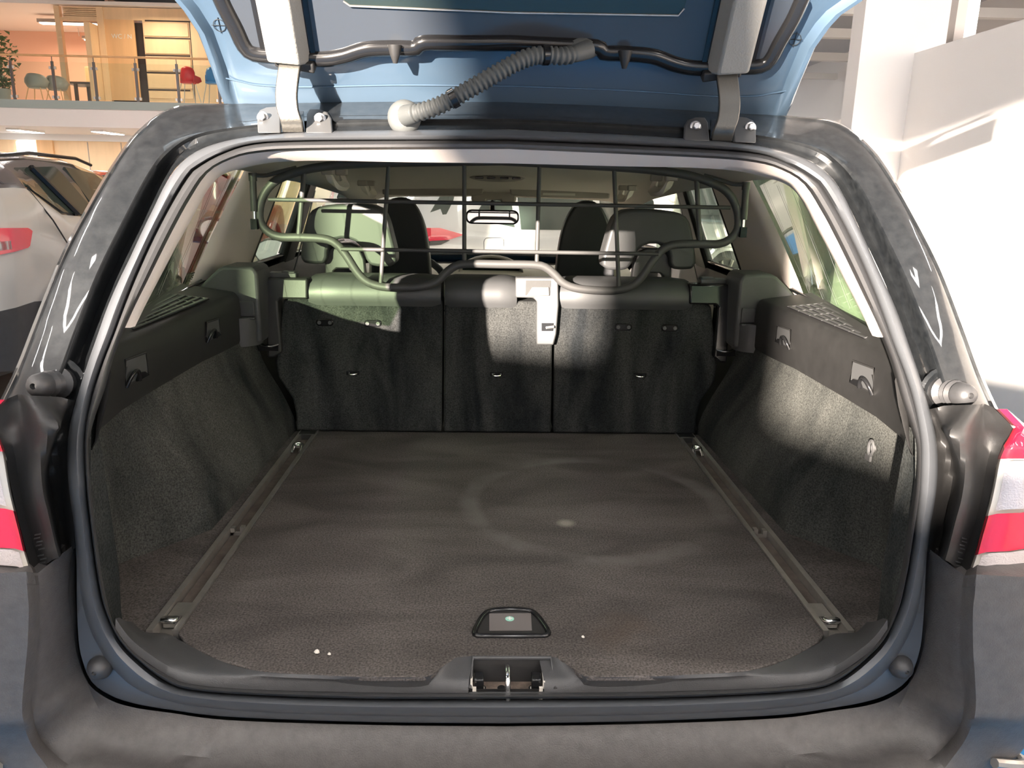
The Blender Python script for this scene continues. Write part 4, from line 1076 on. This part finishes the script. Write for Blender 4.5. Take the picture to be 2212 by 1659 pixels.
lp2 = None  # unseen lamp rows added to brighten the load floor from behind
for x in (-6.5, -4.25, -2, .25, 2.5, 4.75):
    for y in (-6.6, -3.4):
        if lp2 is None:
            lp2 = empty('ceiling_lamp', (x, y, 6.3), 'added strip lamp close to the glazed front of the showroom', 'lamp', 'added strip lamps near the facade')
            mk('lamp_body', bx(x - .18, x + .18, y - 1.3, y + 1.3, 6.2, 6.3), M['white2'], lp2, 0)
            mk('lamp_diffuser', bx(x - .16, x + .16, y - 1.28, y + 1.28, 6.185, 6.2), M['tube_lamp'], lp2, 0)
        else: copy_tree(lp2, None, (x, y, 6.3))
for x in (-15.5, -13.2, -10.9, -8.6, -6.3, -4.0):  # lamps added to brighten the wall below the balcony
    c_ = copy_tree(lp, None, (x, 22.6, hy(100, 273, 21.0).z + .004)); c_.scale = (1, .5, .6)
    c_['label'] = 'added short strip lamp under the balcony slab'; c_['group'] = 'added lamps under the balcony'
# ------------------------------------------------------------------ balcony and rooms at the far left
BYF = 21.0
ztop_b = hy(100, 217, BYF).z; zf1 = hy(100, 234, BYF).z; zf2 = hy(100, 273, BYF).z
XA, XB = -17.9, 6.0
slab = struct('balcony_slab', bx(XA, XB, BYF, 30, zf2, ztop_b), M['white'])
struct('trim_15', bx(XA, XB, BYF - .03, BYF, zf1, ztop_b + .01), M['fascia'])
# railing
zr = hy(100, 119, BYF).z
rl = empty('balcony_railing', (hy(200, 217, BYF).x, BYF, ztop_b), 'glass balustrade with slim dark posts and wooden handrail on the balcony', 'railing')
mk('handrail', tube([Vector((XA, BYF + .05, zr)), Vector((XB, BYF + .05, zr))], .028, 10), M['wood'], rl)
x0 = hy(31, 217, BYF).x; dx = (hy(386, 217, BYF).x - x0) / 4.0
for k in range(-1, 18):
    x = x0 + k * dx
    if x < XA or x > XB: continue
    ps = mk('post', cat(bx(x - .03, x + .03, BYF + .02, BYF + .07, ztop_b, zr - .14), bx(x - .008, x + .008, BYF + .04, BYF + .056, zr - .14, zr)), M['steel_d'], rl, 0)
    for dz in (.09, zr - ztop_b - .30):
        for sd_ in (-1, 1):
            mk('glass_clamp', box((x + sd_ * .065, BYF + .045, ztop_b + dz), (.05, .05, .07)), M['chrome'], ps, 0)
    mk('glass_pane', bx(x + .07, x + dx - .07, BYF + .04, BYF + .05, ztop_b + .04, zr - .16), M['glass_clear'], rl, 0)

WY = 23.2
def W(u, v, y=WY): return hy(u, v, y)
def wpan(u0, u1, v0, v1, y=WY, th=.08, um=None):
    """upright panel covering a pixel range on the wall plane"""
    a, b = W(u0, v1, y), W(u1, v0, y)
    return bx(a.x, b.x, y, y + th, a.z, b.z)
zc = W(100, 12).z
# wooden front of the rooms
ww = struct('wall_wood', cat(bx(W(312, 100).x, XB, WY, WY + .1, ztop_b, zc), bx(W(229, 100).x, W(312, 100).x, WY, WY + .1, W(262, 43).z, zc)), M['wood_l'])
for v in (45, 82, 119.5, 157, 194):
    a = W(330, v)
    mk('panel_groove', bx(W(313, v).x, W(411, v).x, WY - .006, WY, a.z - .02, a.z + .02), M['dark'], ww, 0)
for i, (va, vb) in enumerate(((47, 80), (84, 117.5), (121.5, 155), (159, 192), (196, 214))):
    mk('wall_panel', bx(W(314, 100).x, W(410, 100).x, WY - .03, WY, W(330, vb).z + .02, W(330, va).z - .02), M['wood_l'], ww, 30, bevel=.01)
mk('panel_seam', bx(W(413, 100).x - .012, W(413, 100).x + .012, WY - .004, WY, ztop_b, W(330, 45).z), M['dark'], ww, 0)
struct('trim_16', cat(bx(W(127, 100).x, W(138, 100).x, WY - .05, WY + .1, ztop_b, zc), bx(W(217, 100).x, W(231, 100).x, WY - .05, WY + .1, ztop_b, zc), bx(W(138, 100).x, W(217, 100).x, WY - .02, WY + .08, W(170, 45).z, W(170, 38).z)), M['wood_l'])
lv = struct('louvre_vent', bx(W(135, 20).x, W(218, 20).x, WY + .06, WY + .1, W(170, 38).z, zc), M['wood'])
for k in range(6):
    z = W(170, 15 + k * 4).z
    mk('louvre_slat', bx(W(136, 20).x, W(217, 20).x, WY - .02, WY + .05, z - .035, z + .0), M['wood_l'], lv, 0)
# door with its lettering, dark opening beside it
d1 = struct('door_1', wpan(233, 288, 43, 216, WY - .02, .05), M['wood'])
text('door_sign', 'WC / N', .17, M['white_p'], d1, Matrix.Translation(W(263, 79, WY - .03)) @ Matrix.Rotation(math.radians(90), 4, 'X'))
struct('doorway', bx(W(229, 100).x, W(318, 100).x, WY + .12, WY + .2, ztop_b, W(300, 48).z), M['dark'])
dg = struct('door_2', bx(W(204, 100).x, W(216, 100).x, WY - .5, WY - .02, ztop_b, W(200, 55).z), M['wood_l'])
# salmon meeting room behind
struct('wall_room', cat(bx(-17.9, W(229, 100).x, 27.4, 27.5, ztop_b, zc + .4), bx(W(229, 100).x, W(229, 100).x + .1, WY + .2, 27.4, ztop_b, zc + .4)), M['salmon'])
struct('ceiling_room', bx(-17.9, XB, WY - .15, 27.5, zc + .02, zc + .12), M['white'])
rmx = W(150, 50).x
rl1 = bpy.data.lights.new('room_light', 'AREA'); rl1.energy = 120; rl1.color = (1, .74, .52); rl1.size = 2.5; rl1.shape = 'SQUARE'
o = bpy.data.objects.new('room_light', rl1); o.location = (rmx - 1.5, 25.2, zc - .3); COL.objects.link(o)
rl2 = bpy.data.lights.new('hall_light', 'AREA'); rl2.energy = 60; rl2.color = (1, .80, .55); rl2.size = .8
o = bpy.data.objects.new('hall_light', rl2); o.location = (W(360, 90).x, WY - 1.1, zc - .2); COL.objects.link(o)
# hanging lamps
for (u0, u1, v, y, lab) in ((84, 214, 46, 24.6, 'long slim pendant lamp hanging in the salmon meeting room'), (181, 203, 83, 26.6, 'short pendant lamp deeper in the salmon meeting room')):
    a, b = W(u0, v, y), W(u1, v, y)
    cpt = (a + b) / 2
    p = empty('pendant_lamp', cpt, lab, 'lamp')
    mk('lamp_housing', bx(a.x, b.x, y - .12, y + .12, a.z - .04, a.z + .06), M['lining_d'], p, 0)
    mk('lamp_diffuser', bx(a.x + .06, b.x - .06, y - .11, y + .11, a.z - .07, a.z - .04), M['lampw'], p, 0)
    mk('lamp_cord', tube([Vector((cpt.x - .3, y, a.z + .06)), Vector((cpt.x - .32, y, zc + .02))], .012, 6), M['white2'], p)
# shell chairs, table, cabinet
def shell_chair(u, vtop, y, lab):
    t = W(u, vtop, y)
    base = Vector((t.x, y, ztop_b)); H = .80
    c = empty('shell_chair', base, lab, 'chair')
    rings = []
    for k, (z, w, d) in enumerate(((.44, .16, .16), (.46, .24, .22), (.58, .30, .26), (.70, .31, .27), (.80, .24, .24))):
        ring = []
        for q in range(17):
            a = math.pi * (-.10 + 1.20 * q / 16)
            zz = z - (.12 * (abs(q - 8) / 8.) ** 2 if k > 2 else 0)
            ring.append(base + Vector((w * math.cos(a), d * math.sin(a) * -1 + (.04 if k > 2 else 0), zz)))
        rings.append(ring)
    mk('shell', cat(loft(rings), prism([base + Vector((.22 * math.cos(q * math.pi / 8), .20 * math.sin(q * math.pi / 8), .43)) for q in range(16)], (0, 0, .03))), M['grey_pl'], c, 60, solid=.015)
    for sx in (-1, 1):
        for sy in (-1, 1):
            mk('leg', tube([base + Vector((sx * .16, sy * .15, .43)), base + Vector((sx * .26, sy * .24, 0))], .014, 8), M['wood'], c)
    return c
def chair_px(u, v, y, lab): return shell_chair(u, v, y, lab)
chair_px(77, 160, 22.3, 'sage grey shell chair beside the leafy plant on the balcony')
chair_px(120, 158, 22.7, 'sage grey shell chair beside the table on the balcony')
ta, tb_ = W(154, 184, 23.9), W(226, 186, 23.9)
tbl = empty('meeting_table', ((ta.x + tb_.x) / 2, 23.9, ztop_b), 'grey rectangular table in the meeting room', 'table')
mk('table_top', bx(ta.x, tb_.x, 23.5, 24.4, ztop_b + .70, ztop_b + .76), M['plate'], tbl, 0)
for x in (ta.x + .3, tb_.x - .1):
    for y in (23.55, 24.3):
        mk('leg', bx(x - .04, x + .04, y - .04, y + .04, ztop_b, ztop_b + .70), M['plate'], tbl, 0)
ca, cb = W(182, 143, 26.2), W(214, 183, 26.2)
cbn = empty('wooden_cabinet', ((ca.x + cb.x) / 2, 26.2, ztop_b), 'orange wooden cabinet in the meeting room', 'cabinet')
mk('cabinet_body', bx(ca.x, cb.x, 26.2, 26.6, ztop_b, ca.z), M['wood_l'], cbn, 0)
for k in range(3):
    z0 = ztop_b + .05 + k * (ca.z - ztop_b - .05) / 3
    mk('cabinet_door', bx(ca.x + .03, cb.x - .03, 26.17, 26.2, z0, z0 + (ca.z - ztop_b) / 3 - .06), M['wood'], cbn, 0)
# high chairs
def high_chair(u, lab, mat):
    b = W(u, 217, 21.7); base = Vector((b.x, 21.7, ztop_b))
    c = empty('high_chair', base, lab, 'high chair')
    rings = []
    for z, w, d in ((.60, .13, .12), (.63, .17, .16), (.74, .185, .17), (.86, .185, .16), (.96, .15, .14), (1.00, .07, .10)):
        rings.append([base + Vector((w * math.cos(math.pi * q / 12), -d * math.sin(math.pi * q / 12) + .08, z)) for q in range(13)])
    mk('seat_shell', cat(loft(rings), bx(base.x - .16, base.x + .16, base.y - .08, base.y + .2, base.z + .58, base.z + .62)), mat, c, 60, solid=.012)
    for sx in (-1, 1):
        mk('arm', prism([base + Vector((sx * .17, -.02, .60)), base + Vector((sx * .17, .26, .60)), base + Vector((sx * .27, .28, .66)), base + Vector((sx * .25, .26, .76)), base + Vector((sx * .17, .0, .80))], (sx * .02, 0, 0)), mat, c, 30)
        for sy in (-1, 1):
            mk('leg', tube([base + Vector((sx * .14, sy * .12 + .06, .60)), base + Vector((sx * .25, sy * .24 + .06, 0))], .012, 8), M['steel'], c)
high_chair(408, 'red plastic high chair on thin metal legs behind the railing', M['red_pl'])
high_chair(462, 'blue plastic high chair next to the red one', M['blue_pl'])
# plant
pb = W(8, 217, 21.9); pbase = Vector((pb.x, 21.9, ztop_b))
pt = empty('potted_tree', pbase, 'tall leafy potted plant at the end of the balcony', 'plant')
mk('pot', lathe(pbase, (0, 0, 1), [(0, .16), (.35, .21), (.35, .18), (.30, .17)], 20), M['grey_pl'], pt)
mk('stem', tube(cr([pbase + Vector((0, 0, .3)), pbase + Vector((.05, 0, .8)), pbase + Vector((-.02, 0, 1.5))], 10), .02, 8), M['trunk'], pt)
leafv = []
for k in range(240):
    z = random.uniform(.35, 1.75); r = random.uniform(.03, .42) * (1.15 if .9 < z < 1.6 else .8); a = random.uniform(0, 6.28)
    p = pbase + Vector((r * math.cos(a) + .06, r * math.sin(a) * .7, z))
    R_ = Matrix.Rotation(random.uniform(0, 6.28), 4, 'Z') @ Matrix.Rotation(random.uniform(-.9, .9), 4, 'X')
    L_ = random.uniform(.10, .17)
    leafv.append(xf(([(0, 0, 0), (.4 * L_, .5 * L_, .03), (0, 1.2 * L_, -.02), (-.4 * L_, .5 * L_, .03)], [(0, 1, 2, 3)]), Matrix.Translation(p) @ R_))
lf = mk('leaves', cat(*leafv), M['leaf'], pt, 0); lf['kind'] = 'stuff'
# under the balcony
zs = hy(100, 305, 24.8).z
struct('wall_under', bx(XA, XB, 24.8, 24.9, 0, zf2), M['wood_l'])
struct('trim_17', bx(XA, XB, 24.72, 24.8, hy(100, 303, 24.7).z, zf2), M['white2'])
a, b = hy(38, 334, 24.7), hy(73, 306, 24.7)
w2 = struct('window_2', bx(a.x, b.x, 24.70, 24.80, a.z - .3, b.z), M['window_lit'])
a, b = hy(83, 345, 24.7), hy(112, 303, 24.7)
struct('door_3', bx(a.x, b.x, 24.70, 24.80, 0, b.z), M['wood'])
for u in (190, 262):
    p = hy(u, 320, 24.79)
    mk('panel_seam', bx(p.x - .012, p.x + .012, 24.785, 24.80, 0, zs), M['lining_d'], ww, 0)

# ================================================================== other cars
def make_car(name, label, body, top, st, wins, L, w, lamp=None, cladding=None, wheels=(.85, 3.5), wr=.34, mirror_y=None, text_=None, group=None):
    """car along +y from its rear bumper (y=0); st: (y, zb, zc, belt, top, half width, roof half width)"""
    root = empty(name, (0, 0, 0), label, 'car', group)
    def at(y):
        for i in range(len(st) - 1):
            a, b = st[i], st[i + 1]
            if y <= b[0] or i == len(st) - 2:
                t = min(max((y - a[0]) / (b[0] - a[0]), 0), 1)
                return [a[k] + (b[k] - a[k]) * t for k in range(7)]
    N = 34
    ys = sorted(set([round(s_[0], 4) for s_ in st] + [round(st[0][0] + (st[-1][0] - st[0][0]) * i / N, 4) for i in range(N + 1)]))
    cl, bd, tp_ = [], [], []
    for y in ys:
        _, zb, zc_, zl, zt, hw_, rw = at(y)
        sec = [(hw_ - .16, zb), (hw_ - .03, zb + .04), (hw_, zc_)]
        cl.append([Vector((-x, y, z)) for x, z in reversed(sec)][::1] + [Vector((x, y, z)) for x, z in sec])
        sec2 = [(hw_, zc_), (hw_ + .015, zc_ + (zl - zc_) * .45), (hw_, zl - .07), (hw_ - .035, zl)]
        bd.append(([Vector((-x, y, z)) for x, z in sec2], [Vector((x, y, z)) for x, z in sec2]))
        sec3 = [(hw_ - .035, zl), (hw_ - .035 + (rw - hw_ + .035) * .5, zl + (zt - zl) * .5 + .0), (rw, zt - .05 if zt - zl > .1 else zt - .01), (rw - .09, zt - .01), (rw * .45, zt + .015)]
        tp_.append([Vector((x, y, z)) for x, z in sec3] + [Vector((-x, y, z)) for x, z in reversed(sec3)])
    lo = mk('lower_cladding', loft(cl, True, False, True), cladding or M['plastic_g'], root, 40)
    sides = cat(loft([b[0] for b in bd]), loft([b[1] for b in bd]))
    ends = []
    for i in (0, -1):
        A, B = bd[i]; ends.append(loft([A, B]))
    mk('body', cat(sides, *ends), body, root, 45)
    mk('upper_body', loft(tp_, False, False), top, root, 45)
    def X(y, z, s):
        _, zb, zc_, zl, zt, hw_, rw = at(y)
        if z <= zl: return s * (hw_ + (.015 if zc_ + .1 < z < zl - .1 else 0))
        t = min((z - zl) / max(zt - .05 - zl, .01), 1)
        return s * (hw_ - .035 + (rw - hw_ + .035) * t)
    def overlay(poly, s, off, n=16, m=5):
        """pane or lamp that follows the curved flank: convex side-view outline (y, z)"""
        y0, y1 = min(q[0] for q in poly), max(q[0] for q in poly); R_ = []
        for i in range(n + 1):
            y = y0 + (y1 - y0) * min(max(i / n, .002), .998); zs_ = []
            for j in range(len(poly)):
                (ya, za), (yb, zb_) = poly[j], poly[(j + 1) % len(poly)]
                if (ya - y) * (yb - y) <= 0 and ya != yb: zs_.append(za + (zb_ - za) * (y - ya) / (yb - ya))
            lo_, hi_ = min(zs_), max(zs_)
            outer = [Vector((X(y, lo_ + (hi_ - lo_) * k / m, s) + s * off, y, lo_ + (hi_ - lo_) * k / m)) for k in range(m + 1)]
            R_.append(outer + [p - Vector((s * .03, 0, 0)) for p in reversed(outer)])
        return loft(R_, True, False, True)
    for s in (-1, 1):
        for wpoly in wins:
            f_ = mk('window', overlay(wpoly, s, .012), M['glass_car'], root, 40)
        fr_ = wins
        if lamp:
            for nm, poly, mm in lamp:
                mk(nm, overlay(poly, s, .02), mm, root, 40)
        for wy in wheels:
            t = mk('wheel', lathe((s * (w - .01), wy, wr), (-s, 0, 0), [(0, wr * .66), (0, wr * .92), (.02, wr), (.2, wr), (.21, wr * .6)], 30), M['rubber'], root)
            mk('rim', lathe((s * (w - .035), wy, wr), (-s, 0, 0), [(.0, wr * .10), (.03, wr * .12), (.06, wr * .64), (.06, wr * .68)], 24), M['plastic'], t)
            for k in range(10):
                a = k * math.pi / 5
                d1_ = Vector((0, math.cos(a), math.sin(a)))
                mk('spoke', tube([Vector((s * (w - .012), wy, wr)) + d1_ * wr * .06, Vector((s * (w + .002), wy, wr)) + d1_ * wr * .70], .017, 5), M['alu'], t)
            mk('wheel_arch', tube([Vector((s * (w + .004), wy + (wr + .05) * math.cos(q * math.pi / 12), wr + (wr + .05) * math.sin(q * math.pi / 12))) for q in range(13)], .035, 6), cladding or M['plastic_g'], root)
        if mirror_y is not None:
            z_ = at(mirror_y)[3] + .06
            c0 = Vector((s * (w + .10), mirror_y, z_))
            mk('door_mirror', xf(lathe((0, 0, 0), (0, 1, 0), [(-.06, .04), (-.05, .09), (.0, .095), (.06, .06), (.08, .02)], 14), Matrix.Translation(c0) @ Matrix.Diagonal((1.15, 1, .75, 1))), body, root, 60)
    # rear and front screens
    def screen(ya, yb, nm):
        r = []
        for y in (ya, yb):
            _, zb, zc_, zl, zt, hw_, rw = at(y)
            r.append([Vector((x * (rw - .12), y - (.012 if yb > ya and ya < 2 else -.012), zt + .015)) for x in (-1, 0, 1)])
        mk(nm, loft(r), M['glass_car'], root, 0, solid=.02)
    return root, X, at

# pale grey crossover with black roof, close on the left
st40 = [(0, .36, .66, 1.24, 1.27, .80, .66), (.06, .30, .66, 1.275, 1.33, .88, .72), (.22, .27, .66, 1.288, 1.40, .915, .75), (.45, .27, .66, 1.29, 1.44, .92, .76), (.62, .27, .64, 1.285, 1.47, .92, .75), (1.1, .25, .55, 1.12, 1.50, .92, .73), (1.9, .25, .50, 1.06, 1.49, .92, .71), (2.6, .25, .50, 1.04, 1.42, .92, .68), (3.25, .25, .52, 1.05, 1.08, .91, .78), (4.1, .27, .55, .96, .98, .86, .75), (4.4, .35, .6, .80, .82, .70, .6)]
w40 = [[(.66, 1.30), (.69, 1.375), (.76, 1.40), (1.50, 1.42), (1.74, 1.12), (1.70, 1.09), (1.12, 1.135)], [(1.80, 1.08), (1.66, 1.42), (2.35, 1.38), (2.85, 1.09)]]
l40 = [('tail_lamp', [(.02, .95), (.02, 1.12), (.12, 1.09), (.42, 1.075), (.46, 1.055), (.40, .97)], M['red2']), ('clear_lamp', [(.08, .975), (.08, 1.02), (.2, 1.02), (.2, .975)], M['clear_lens'])]
suv, X40, at40 = make_car('crossover_car', 'pale grey crossover car with black roof beside the left wall of showroom', M['paint_grey'], M['paint_black'], st40, w40, 4.4, .92, l40, wheels=(.86, 3.50), wr=.35, mirror_y=2.75)
for k, (y0, y1) in enumerate(((1.00, 1.05),)):
    mk('window_bar', tube([Vector((X40(1.0, 1.40, 1) + .02, 1.0, 1.405)), Vector((X40(1.33, 1.12, 1) + .02, 1.33, 1.12))], .022, 6), M['gloss_black'], suv)
mk('door_seam', tube([Vector((X40(y, z, 1) + .006, y, z)) for y, z in ((.66, 1.285), (.80, 1.10), (.98, .95), (1.15, .86), (1.22, .70))], .005, 5), M['plastic'], suv)
mk('roof_rail', tube([Vector((.70, y, z)) for y, z in ((.42, 1.405), (.6, 1.455), (1.2, 1.495), (2.0, 1.485), (2.3, 1.445))], .012, 8), M['gloss_black'], suv)
xx = X40(.5, 1.31, 1) + .012
text('pillar_script', 'RECHARGE', .034, M['plate'], suv, Matrix.Translation((X40(.46, 1.315, 1) + .006, .46, 1.318)) @ Matrix.Rotation(math.radians(90), 4, 'Z') @ Matrix.Rotation(math.radians(42), 4, 'X'))
ang = math.radians(8)
suv.rotation_euler = (0, 0, ang)
cr_ = Vector((-2.56, 3.12, 0))                       # where its right rear corner stands
suv.location = cr_ - Matrix.Rotation(ang, 3, 'Z') @ Vector((.92, 0, 0))

# red saloon further ahead on the left, facing back towards us
stS = [(0, .32, .48, .86, .90, .74, .6), (.1, .22, .46, .95, 1.00, .86, .66), (.7, .2, .44, .98, 1.04, .90, .68), (1.35, .2, .42, .97, 1.40, .91, .62), (2.1, .2, .40, .95, 1.45, .91, .62), (2.7, .2, .40, .94, 1.38, .91, .62), (3.4, .2, .42, .94, .99, .90, .72), (4.3, .22, .46, .82, .85, .84, .7), (4.6, .3, .5, .68, .70, .68, .58)]
wS = [[(1.15, 1.0), (1.45, 1.31), (2.05, 1.37), (2.05, .99)], [(2.13, .98), (2.13, 1.37), (2.65, 1.31), (3.15, .99)]]
red, _, _ = make_car('red_saloon', 'red saloon car with chrome window line seen past the rear headrest', M['paint_red'], M['paint_red'], stS, wS, 4.6, .91, None, wheels=(.95, 3.75), wr=.33, mirror_y=3.0, cladding=M['paint_red'])
red.location = (-4.42, 12.9, 0); red.rotation_euler = (0, 0, math.pi)
red2, _, _ = make_car('red_hatchback', 'red car with only its roof showing beyond the pale grey crossover', M['paint_red'], M['paint_red'], st40, w40, 4.4, .92, None, wheels=(.86, 3.5), wr=.35, cladding=M['paint_red'])
red2.location = (-8.6, 14.5, 0)

# white crossovers ahead of the windscreen
stW = [(0, .38, .60, .95, 1.00, .80, .66), (.08, .30, .60, 1.00, 1.14, .90, .70), (.40, .27, .58, .98, 1.46, .92, .74), (.7, .27, .56, .94, 1.56, .92, .73), (1.5, .25, .52, .91, 1.62, .92, .72), (2.4, .25, .50, .91, 1.56, .92, .70), (3.2, .25, .52, 1.00, 1.04, .91, .78), (4.2, .27, .55, .96, .98, .86, .75), (4.6, .35, .6, .78, .80, .70, .6)]
wW = [[(.55, 1.06), (.66, 1.20), (.95, 1.36), (.95, .985)], [(1.02, .965), (1.02, 1.46), (1.85, 1.48), (1.85, .95)], [(1.93, .95), (1.93, 1.48), (2.4, 1.42), (2.85, 1.00)]]
lW = [('tail_lamp', [(.02, .88), (.04, .99), (.20, .99), (.42, .93), (.28, .89)], M['red2']), ('lamp_base', [(.02, .84), (.02, .875), (.28, .885), (.20, .85)], M['gloss_black'])]
wh, Xw, atw = make_car('white_crossover', 'white crossover car parked across the front of the windscreen', M['paint_white'], M['paint_white'], stW, wW, 4.6, .92, lW, wheels=(.80, 3.55), wr=.37, mirror_y=2.75, cladding=M['paint_white'])
fp = rrect(.20, .20, .04)
mk('fuel_flap', tube([Vector((Xw(.72 + a, .80 + b, 1) + .004, .72 + a, .80 + b)) for a, b in fp], .0025, 5, True), M['plate'], wh)
mk('door_handle', tube([Vector((.955, 1.75, .93)), Vector((.975, 1.80, .935)), Vector((.975, 1.95, .935)), Vector((.955, 2.0, .93))], .016, 8), M['paint_white'], wh)
mk('pillar_gloss', prism([Vector((Xw(y, z, 1) + .012, y, z)) for y, z in ((.14, 1.08), (.40, 1.40), (.55, 1.46), (.30, 1.10))], (-.02, 0, 0)), M['glass_car'], wh, 0)
hd = Vector((.885, .465, 0)).normalized(); angw = math.atan2(-hd.x, hd.y)
wh.rotation_euler = (0, 0, angw)
rc = hy(908, 510, 5.75); wh.location = Vector((rc.x, 5.75, 0)) - Matrix.Rotation(angw, 3, 'Z') @ Vector((.92, .02, 0))
lW2 = [('tail_lamp', [(.03, .95), (.10, 1.12), (.33, 1.45), (.46, 1.47), (.22, 1.10), (.16, .95)], M['red2'])]
wh2, _, _ = make_car('white_estate', 'white estate car with tall red lamp strip behind the white crossover', M['paint_white'], M['paint_white'], stW, wW, 4.6, .92, lW2, wheels=(.80, 3.55), wr=.37, cladding=M['paint_white'])
mk('rear_screen', prism([Vector((-.62, .06, 1.12)), Vector((.62, .06, 1.12)), Vector((.56, .40, 1.50)), Vector((-.56, .40, 1.50))], (0, -.03, .02)), M['glass_car'], wh2, 0)
rc = hy(955, 420, 10.6); wh2.location = (rc.x - .92, 10.6, 0); wh2.rotation_euler = (0, 0, math.radians(-8))

# crumbs left on the boot carpet
for u, v, r_, lab in ((684, 1410, .0042, 'larger beige crumb on the boot carpet near the sill'), (711, 1414, .0026, 'small pale crumb beside the larger beige crumb'), (1259, 1377, .0026, 'small white crumb near the boot floor handle')):
    p = hz(u, v, .002)
    o = mk('crumb', xf(lathe((0, 0, -r_ * .5), (.2, 0, 1), [(0, r_ * .4), (r_ * .3, r_), (r_ * .8, r_ * .8), (r_ * 1.2, r_ * .3)], 7), Matrix.Translation(p + Vector((0, 0, r_ * .5)))), M['rim_lens'], None, 0, origin=p)
    tag(o, lab, 'crumb', 'crumbs on the boot floor')
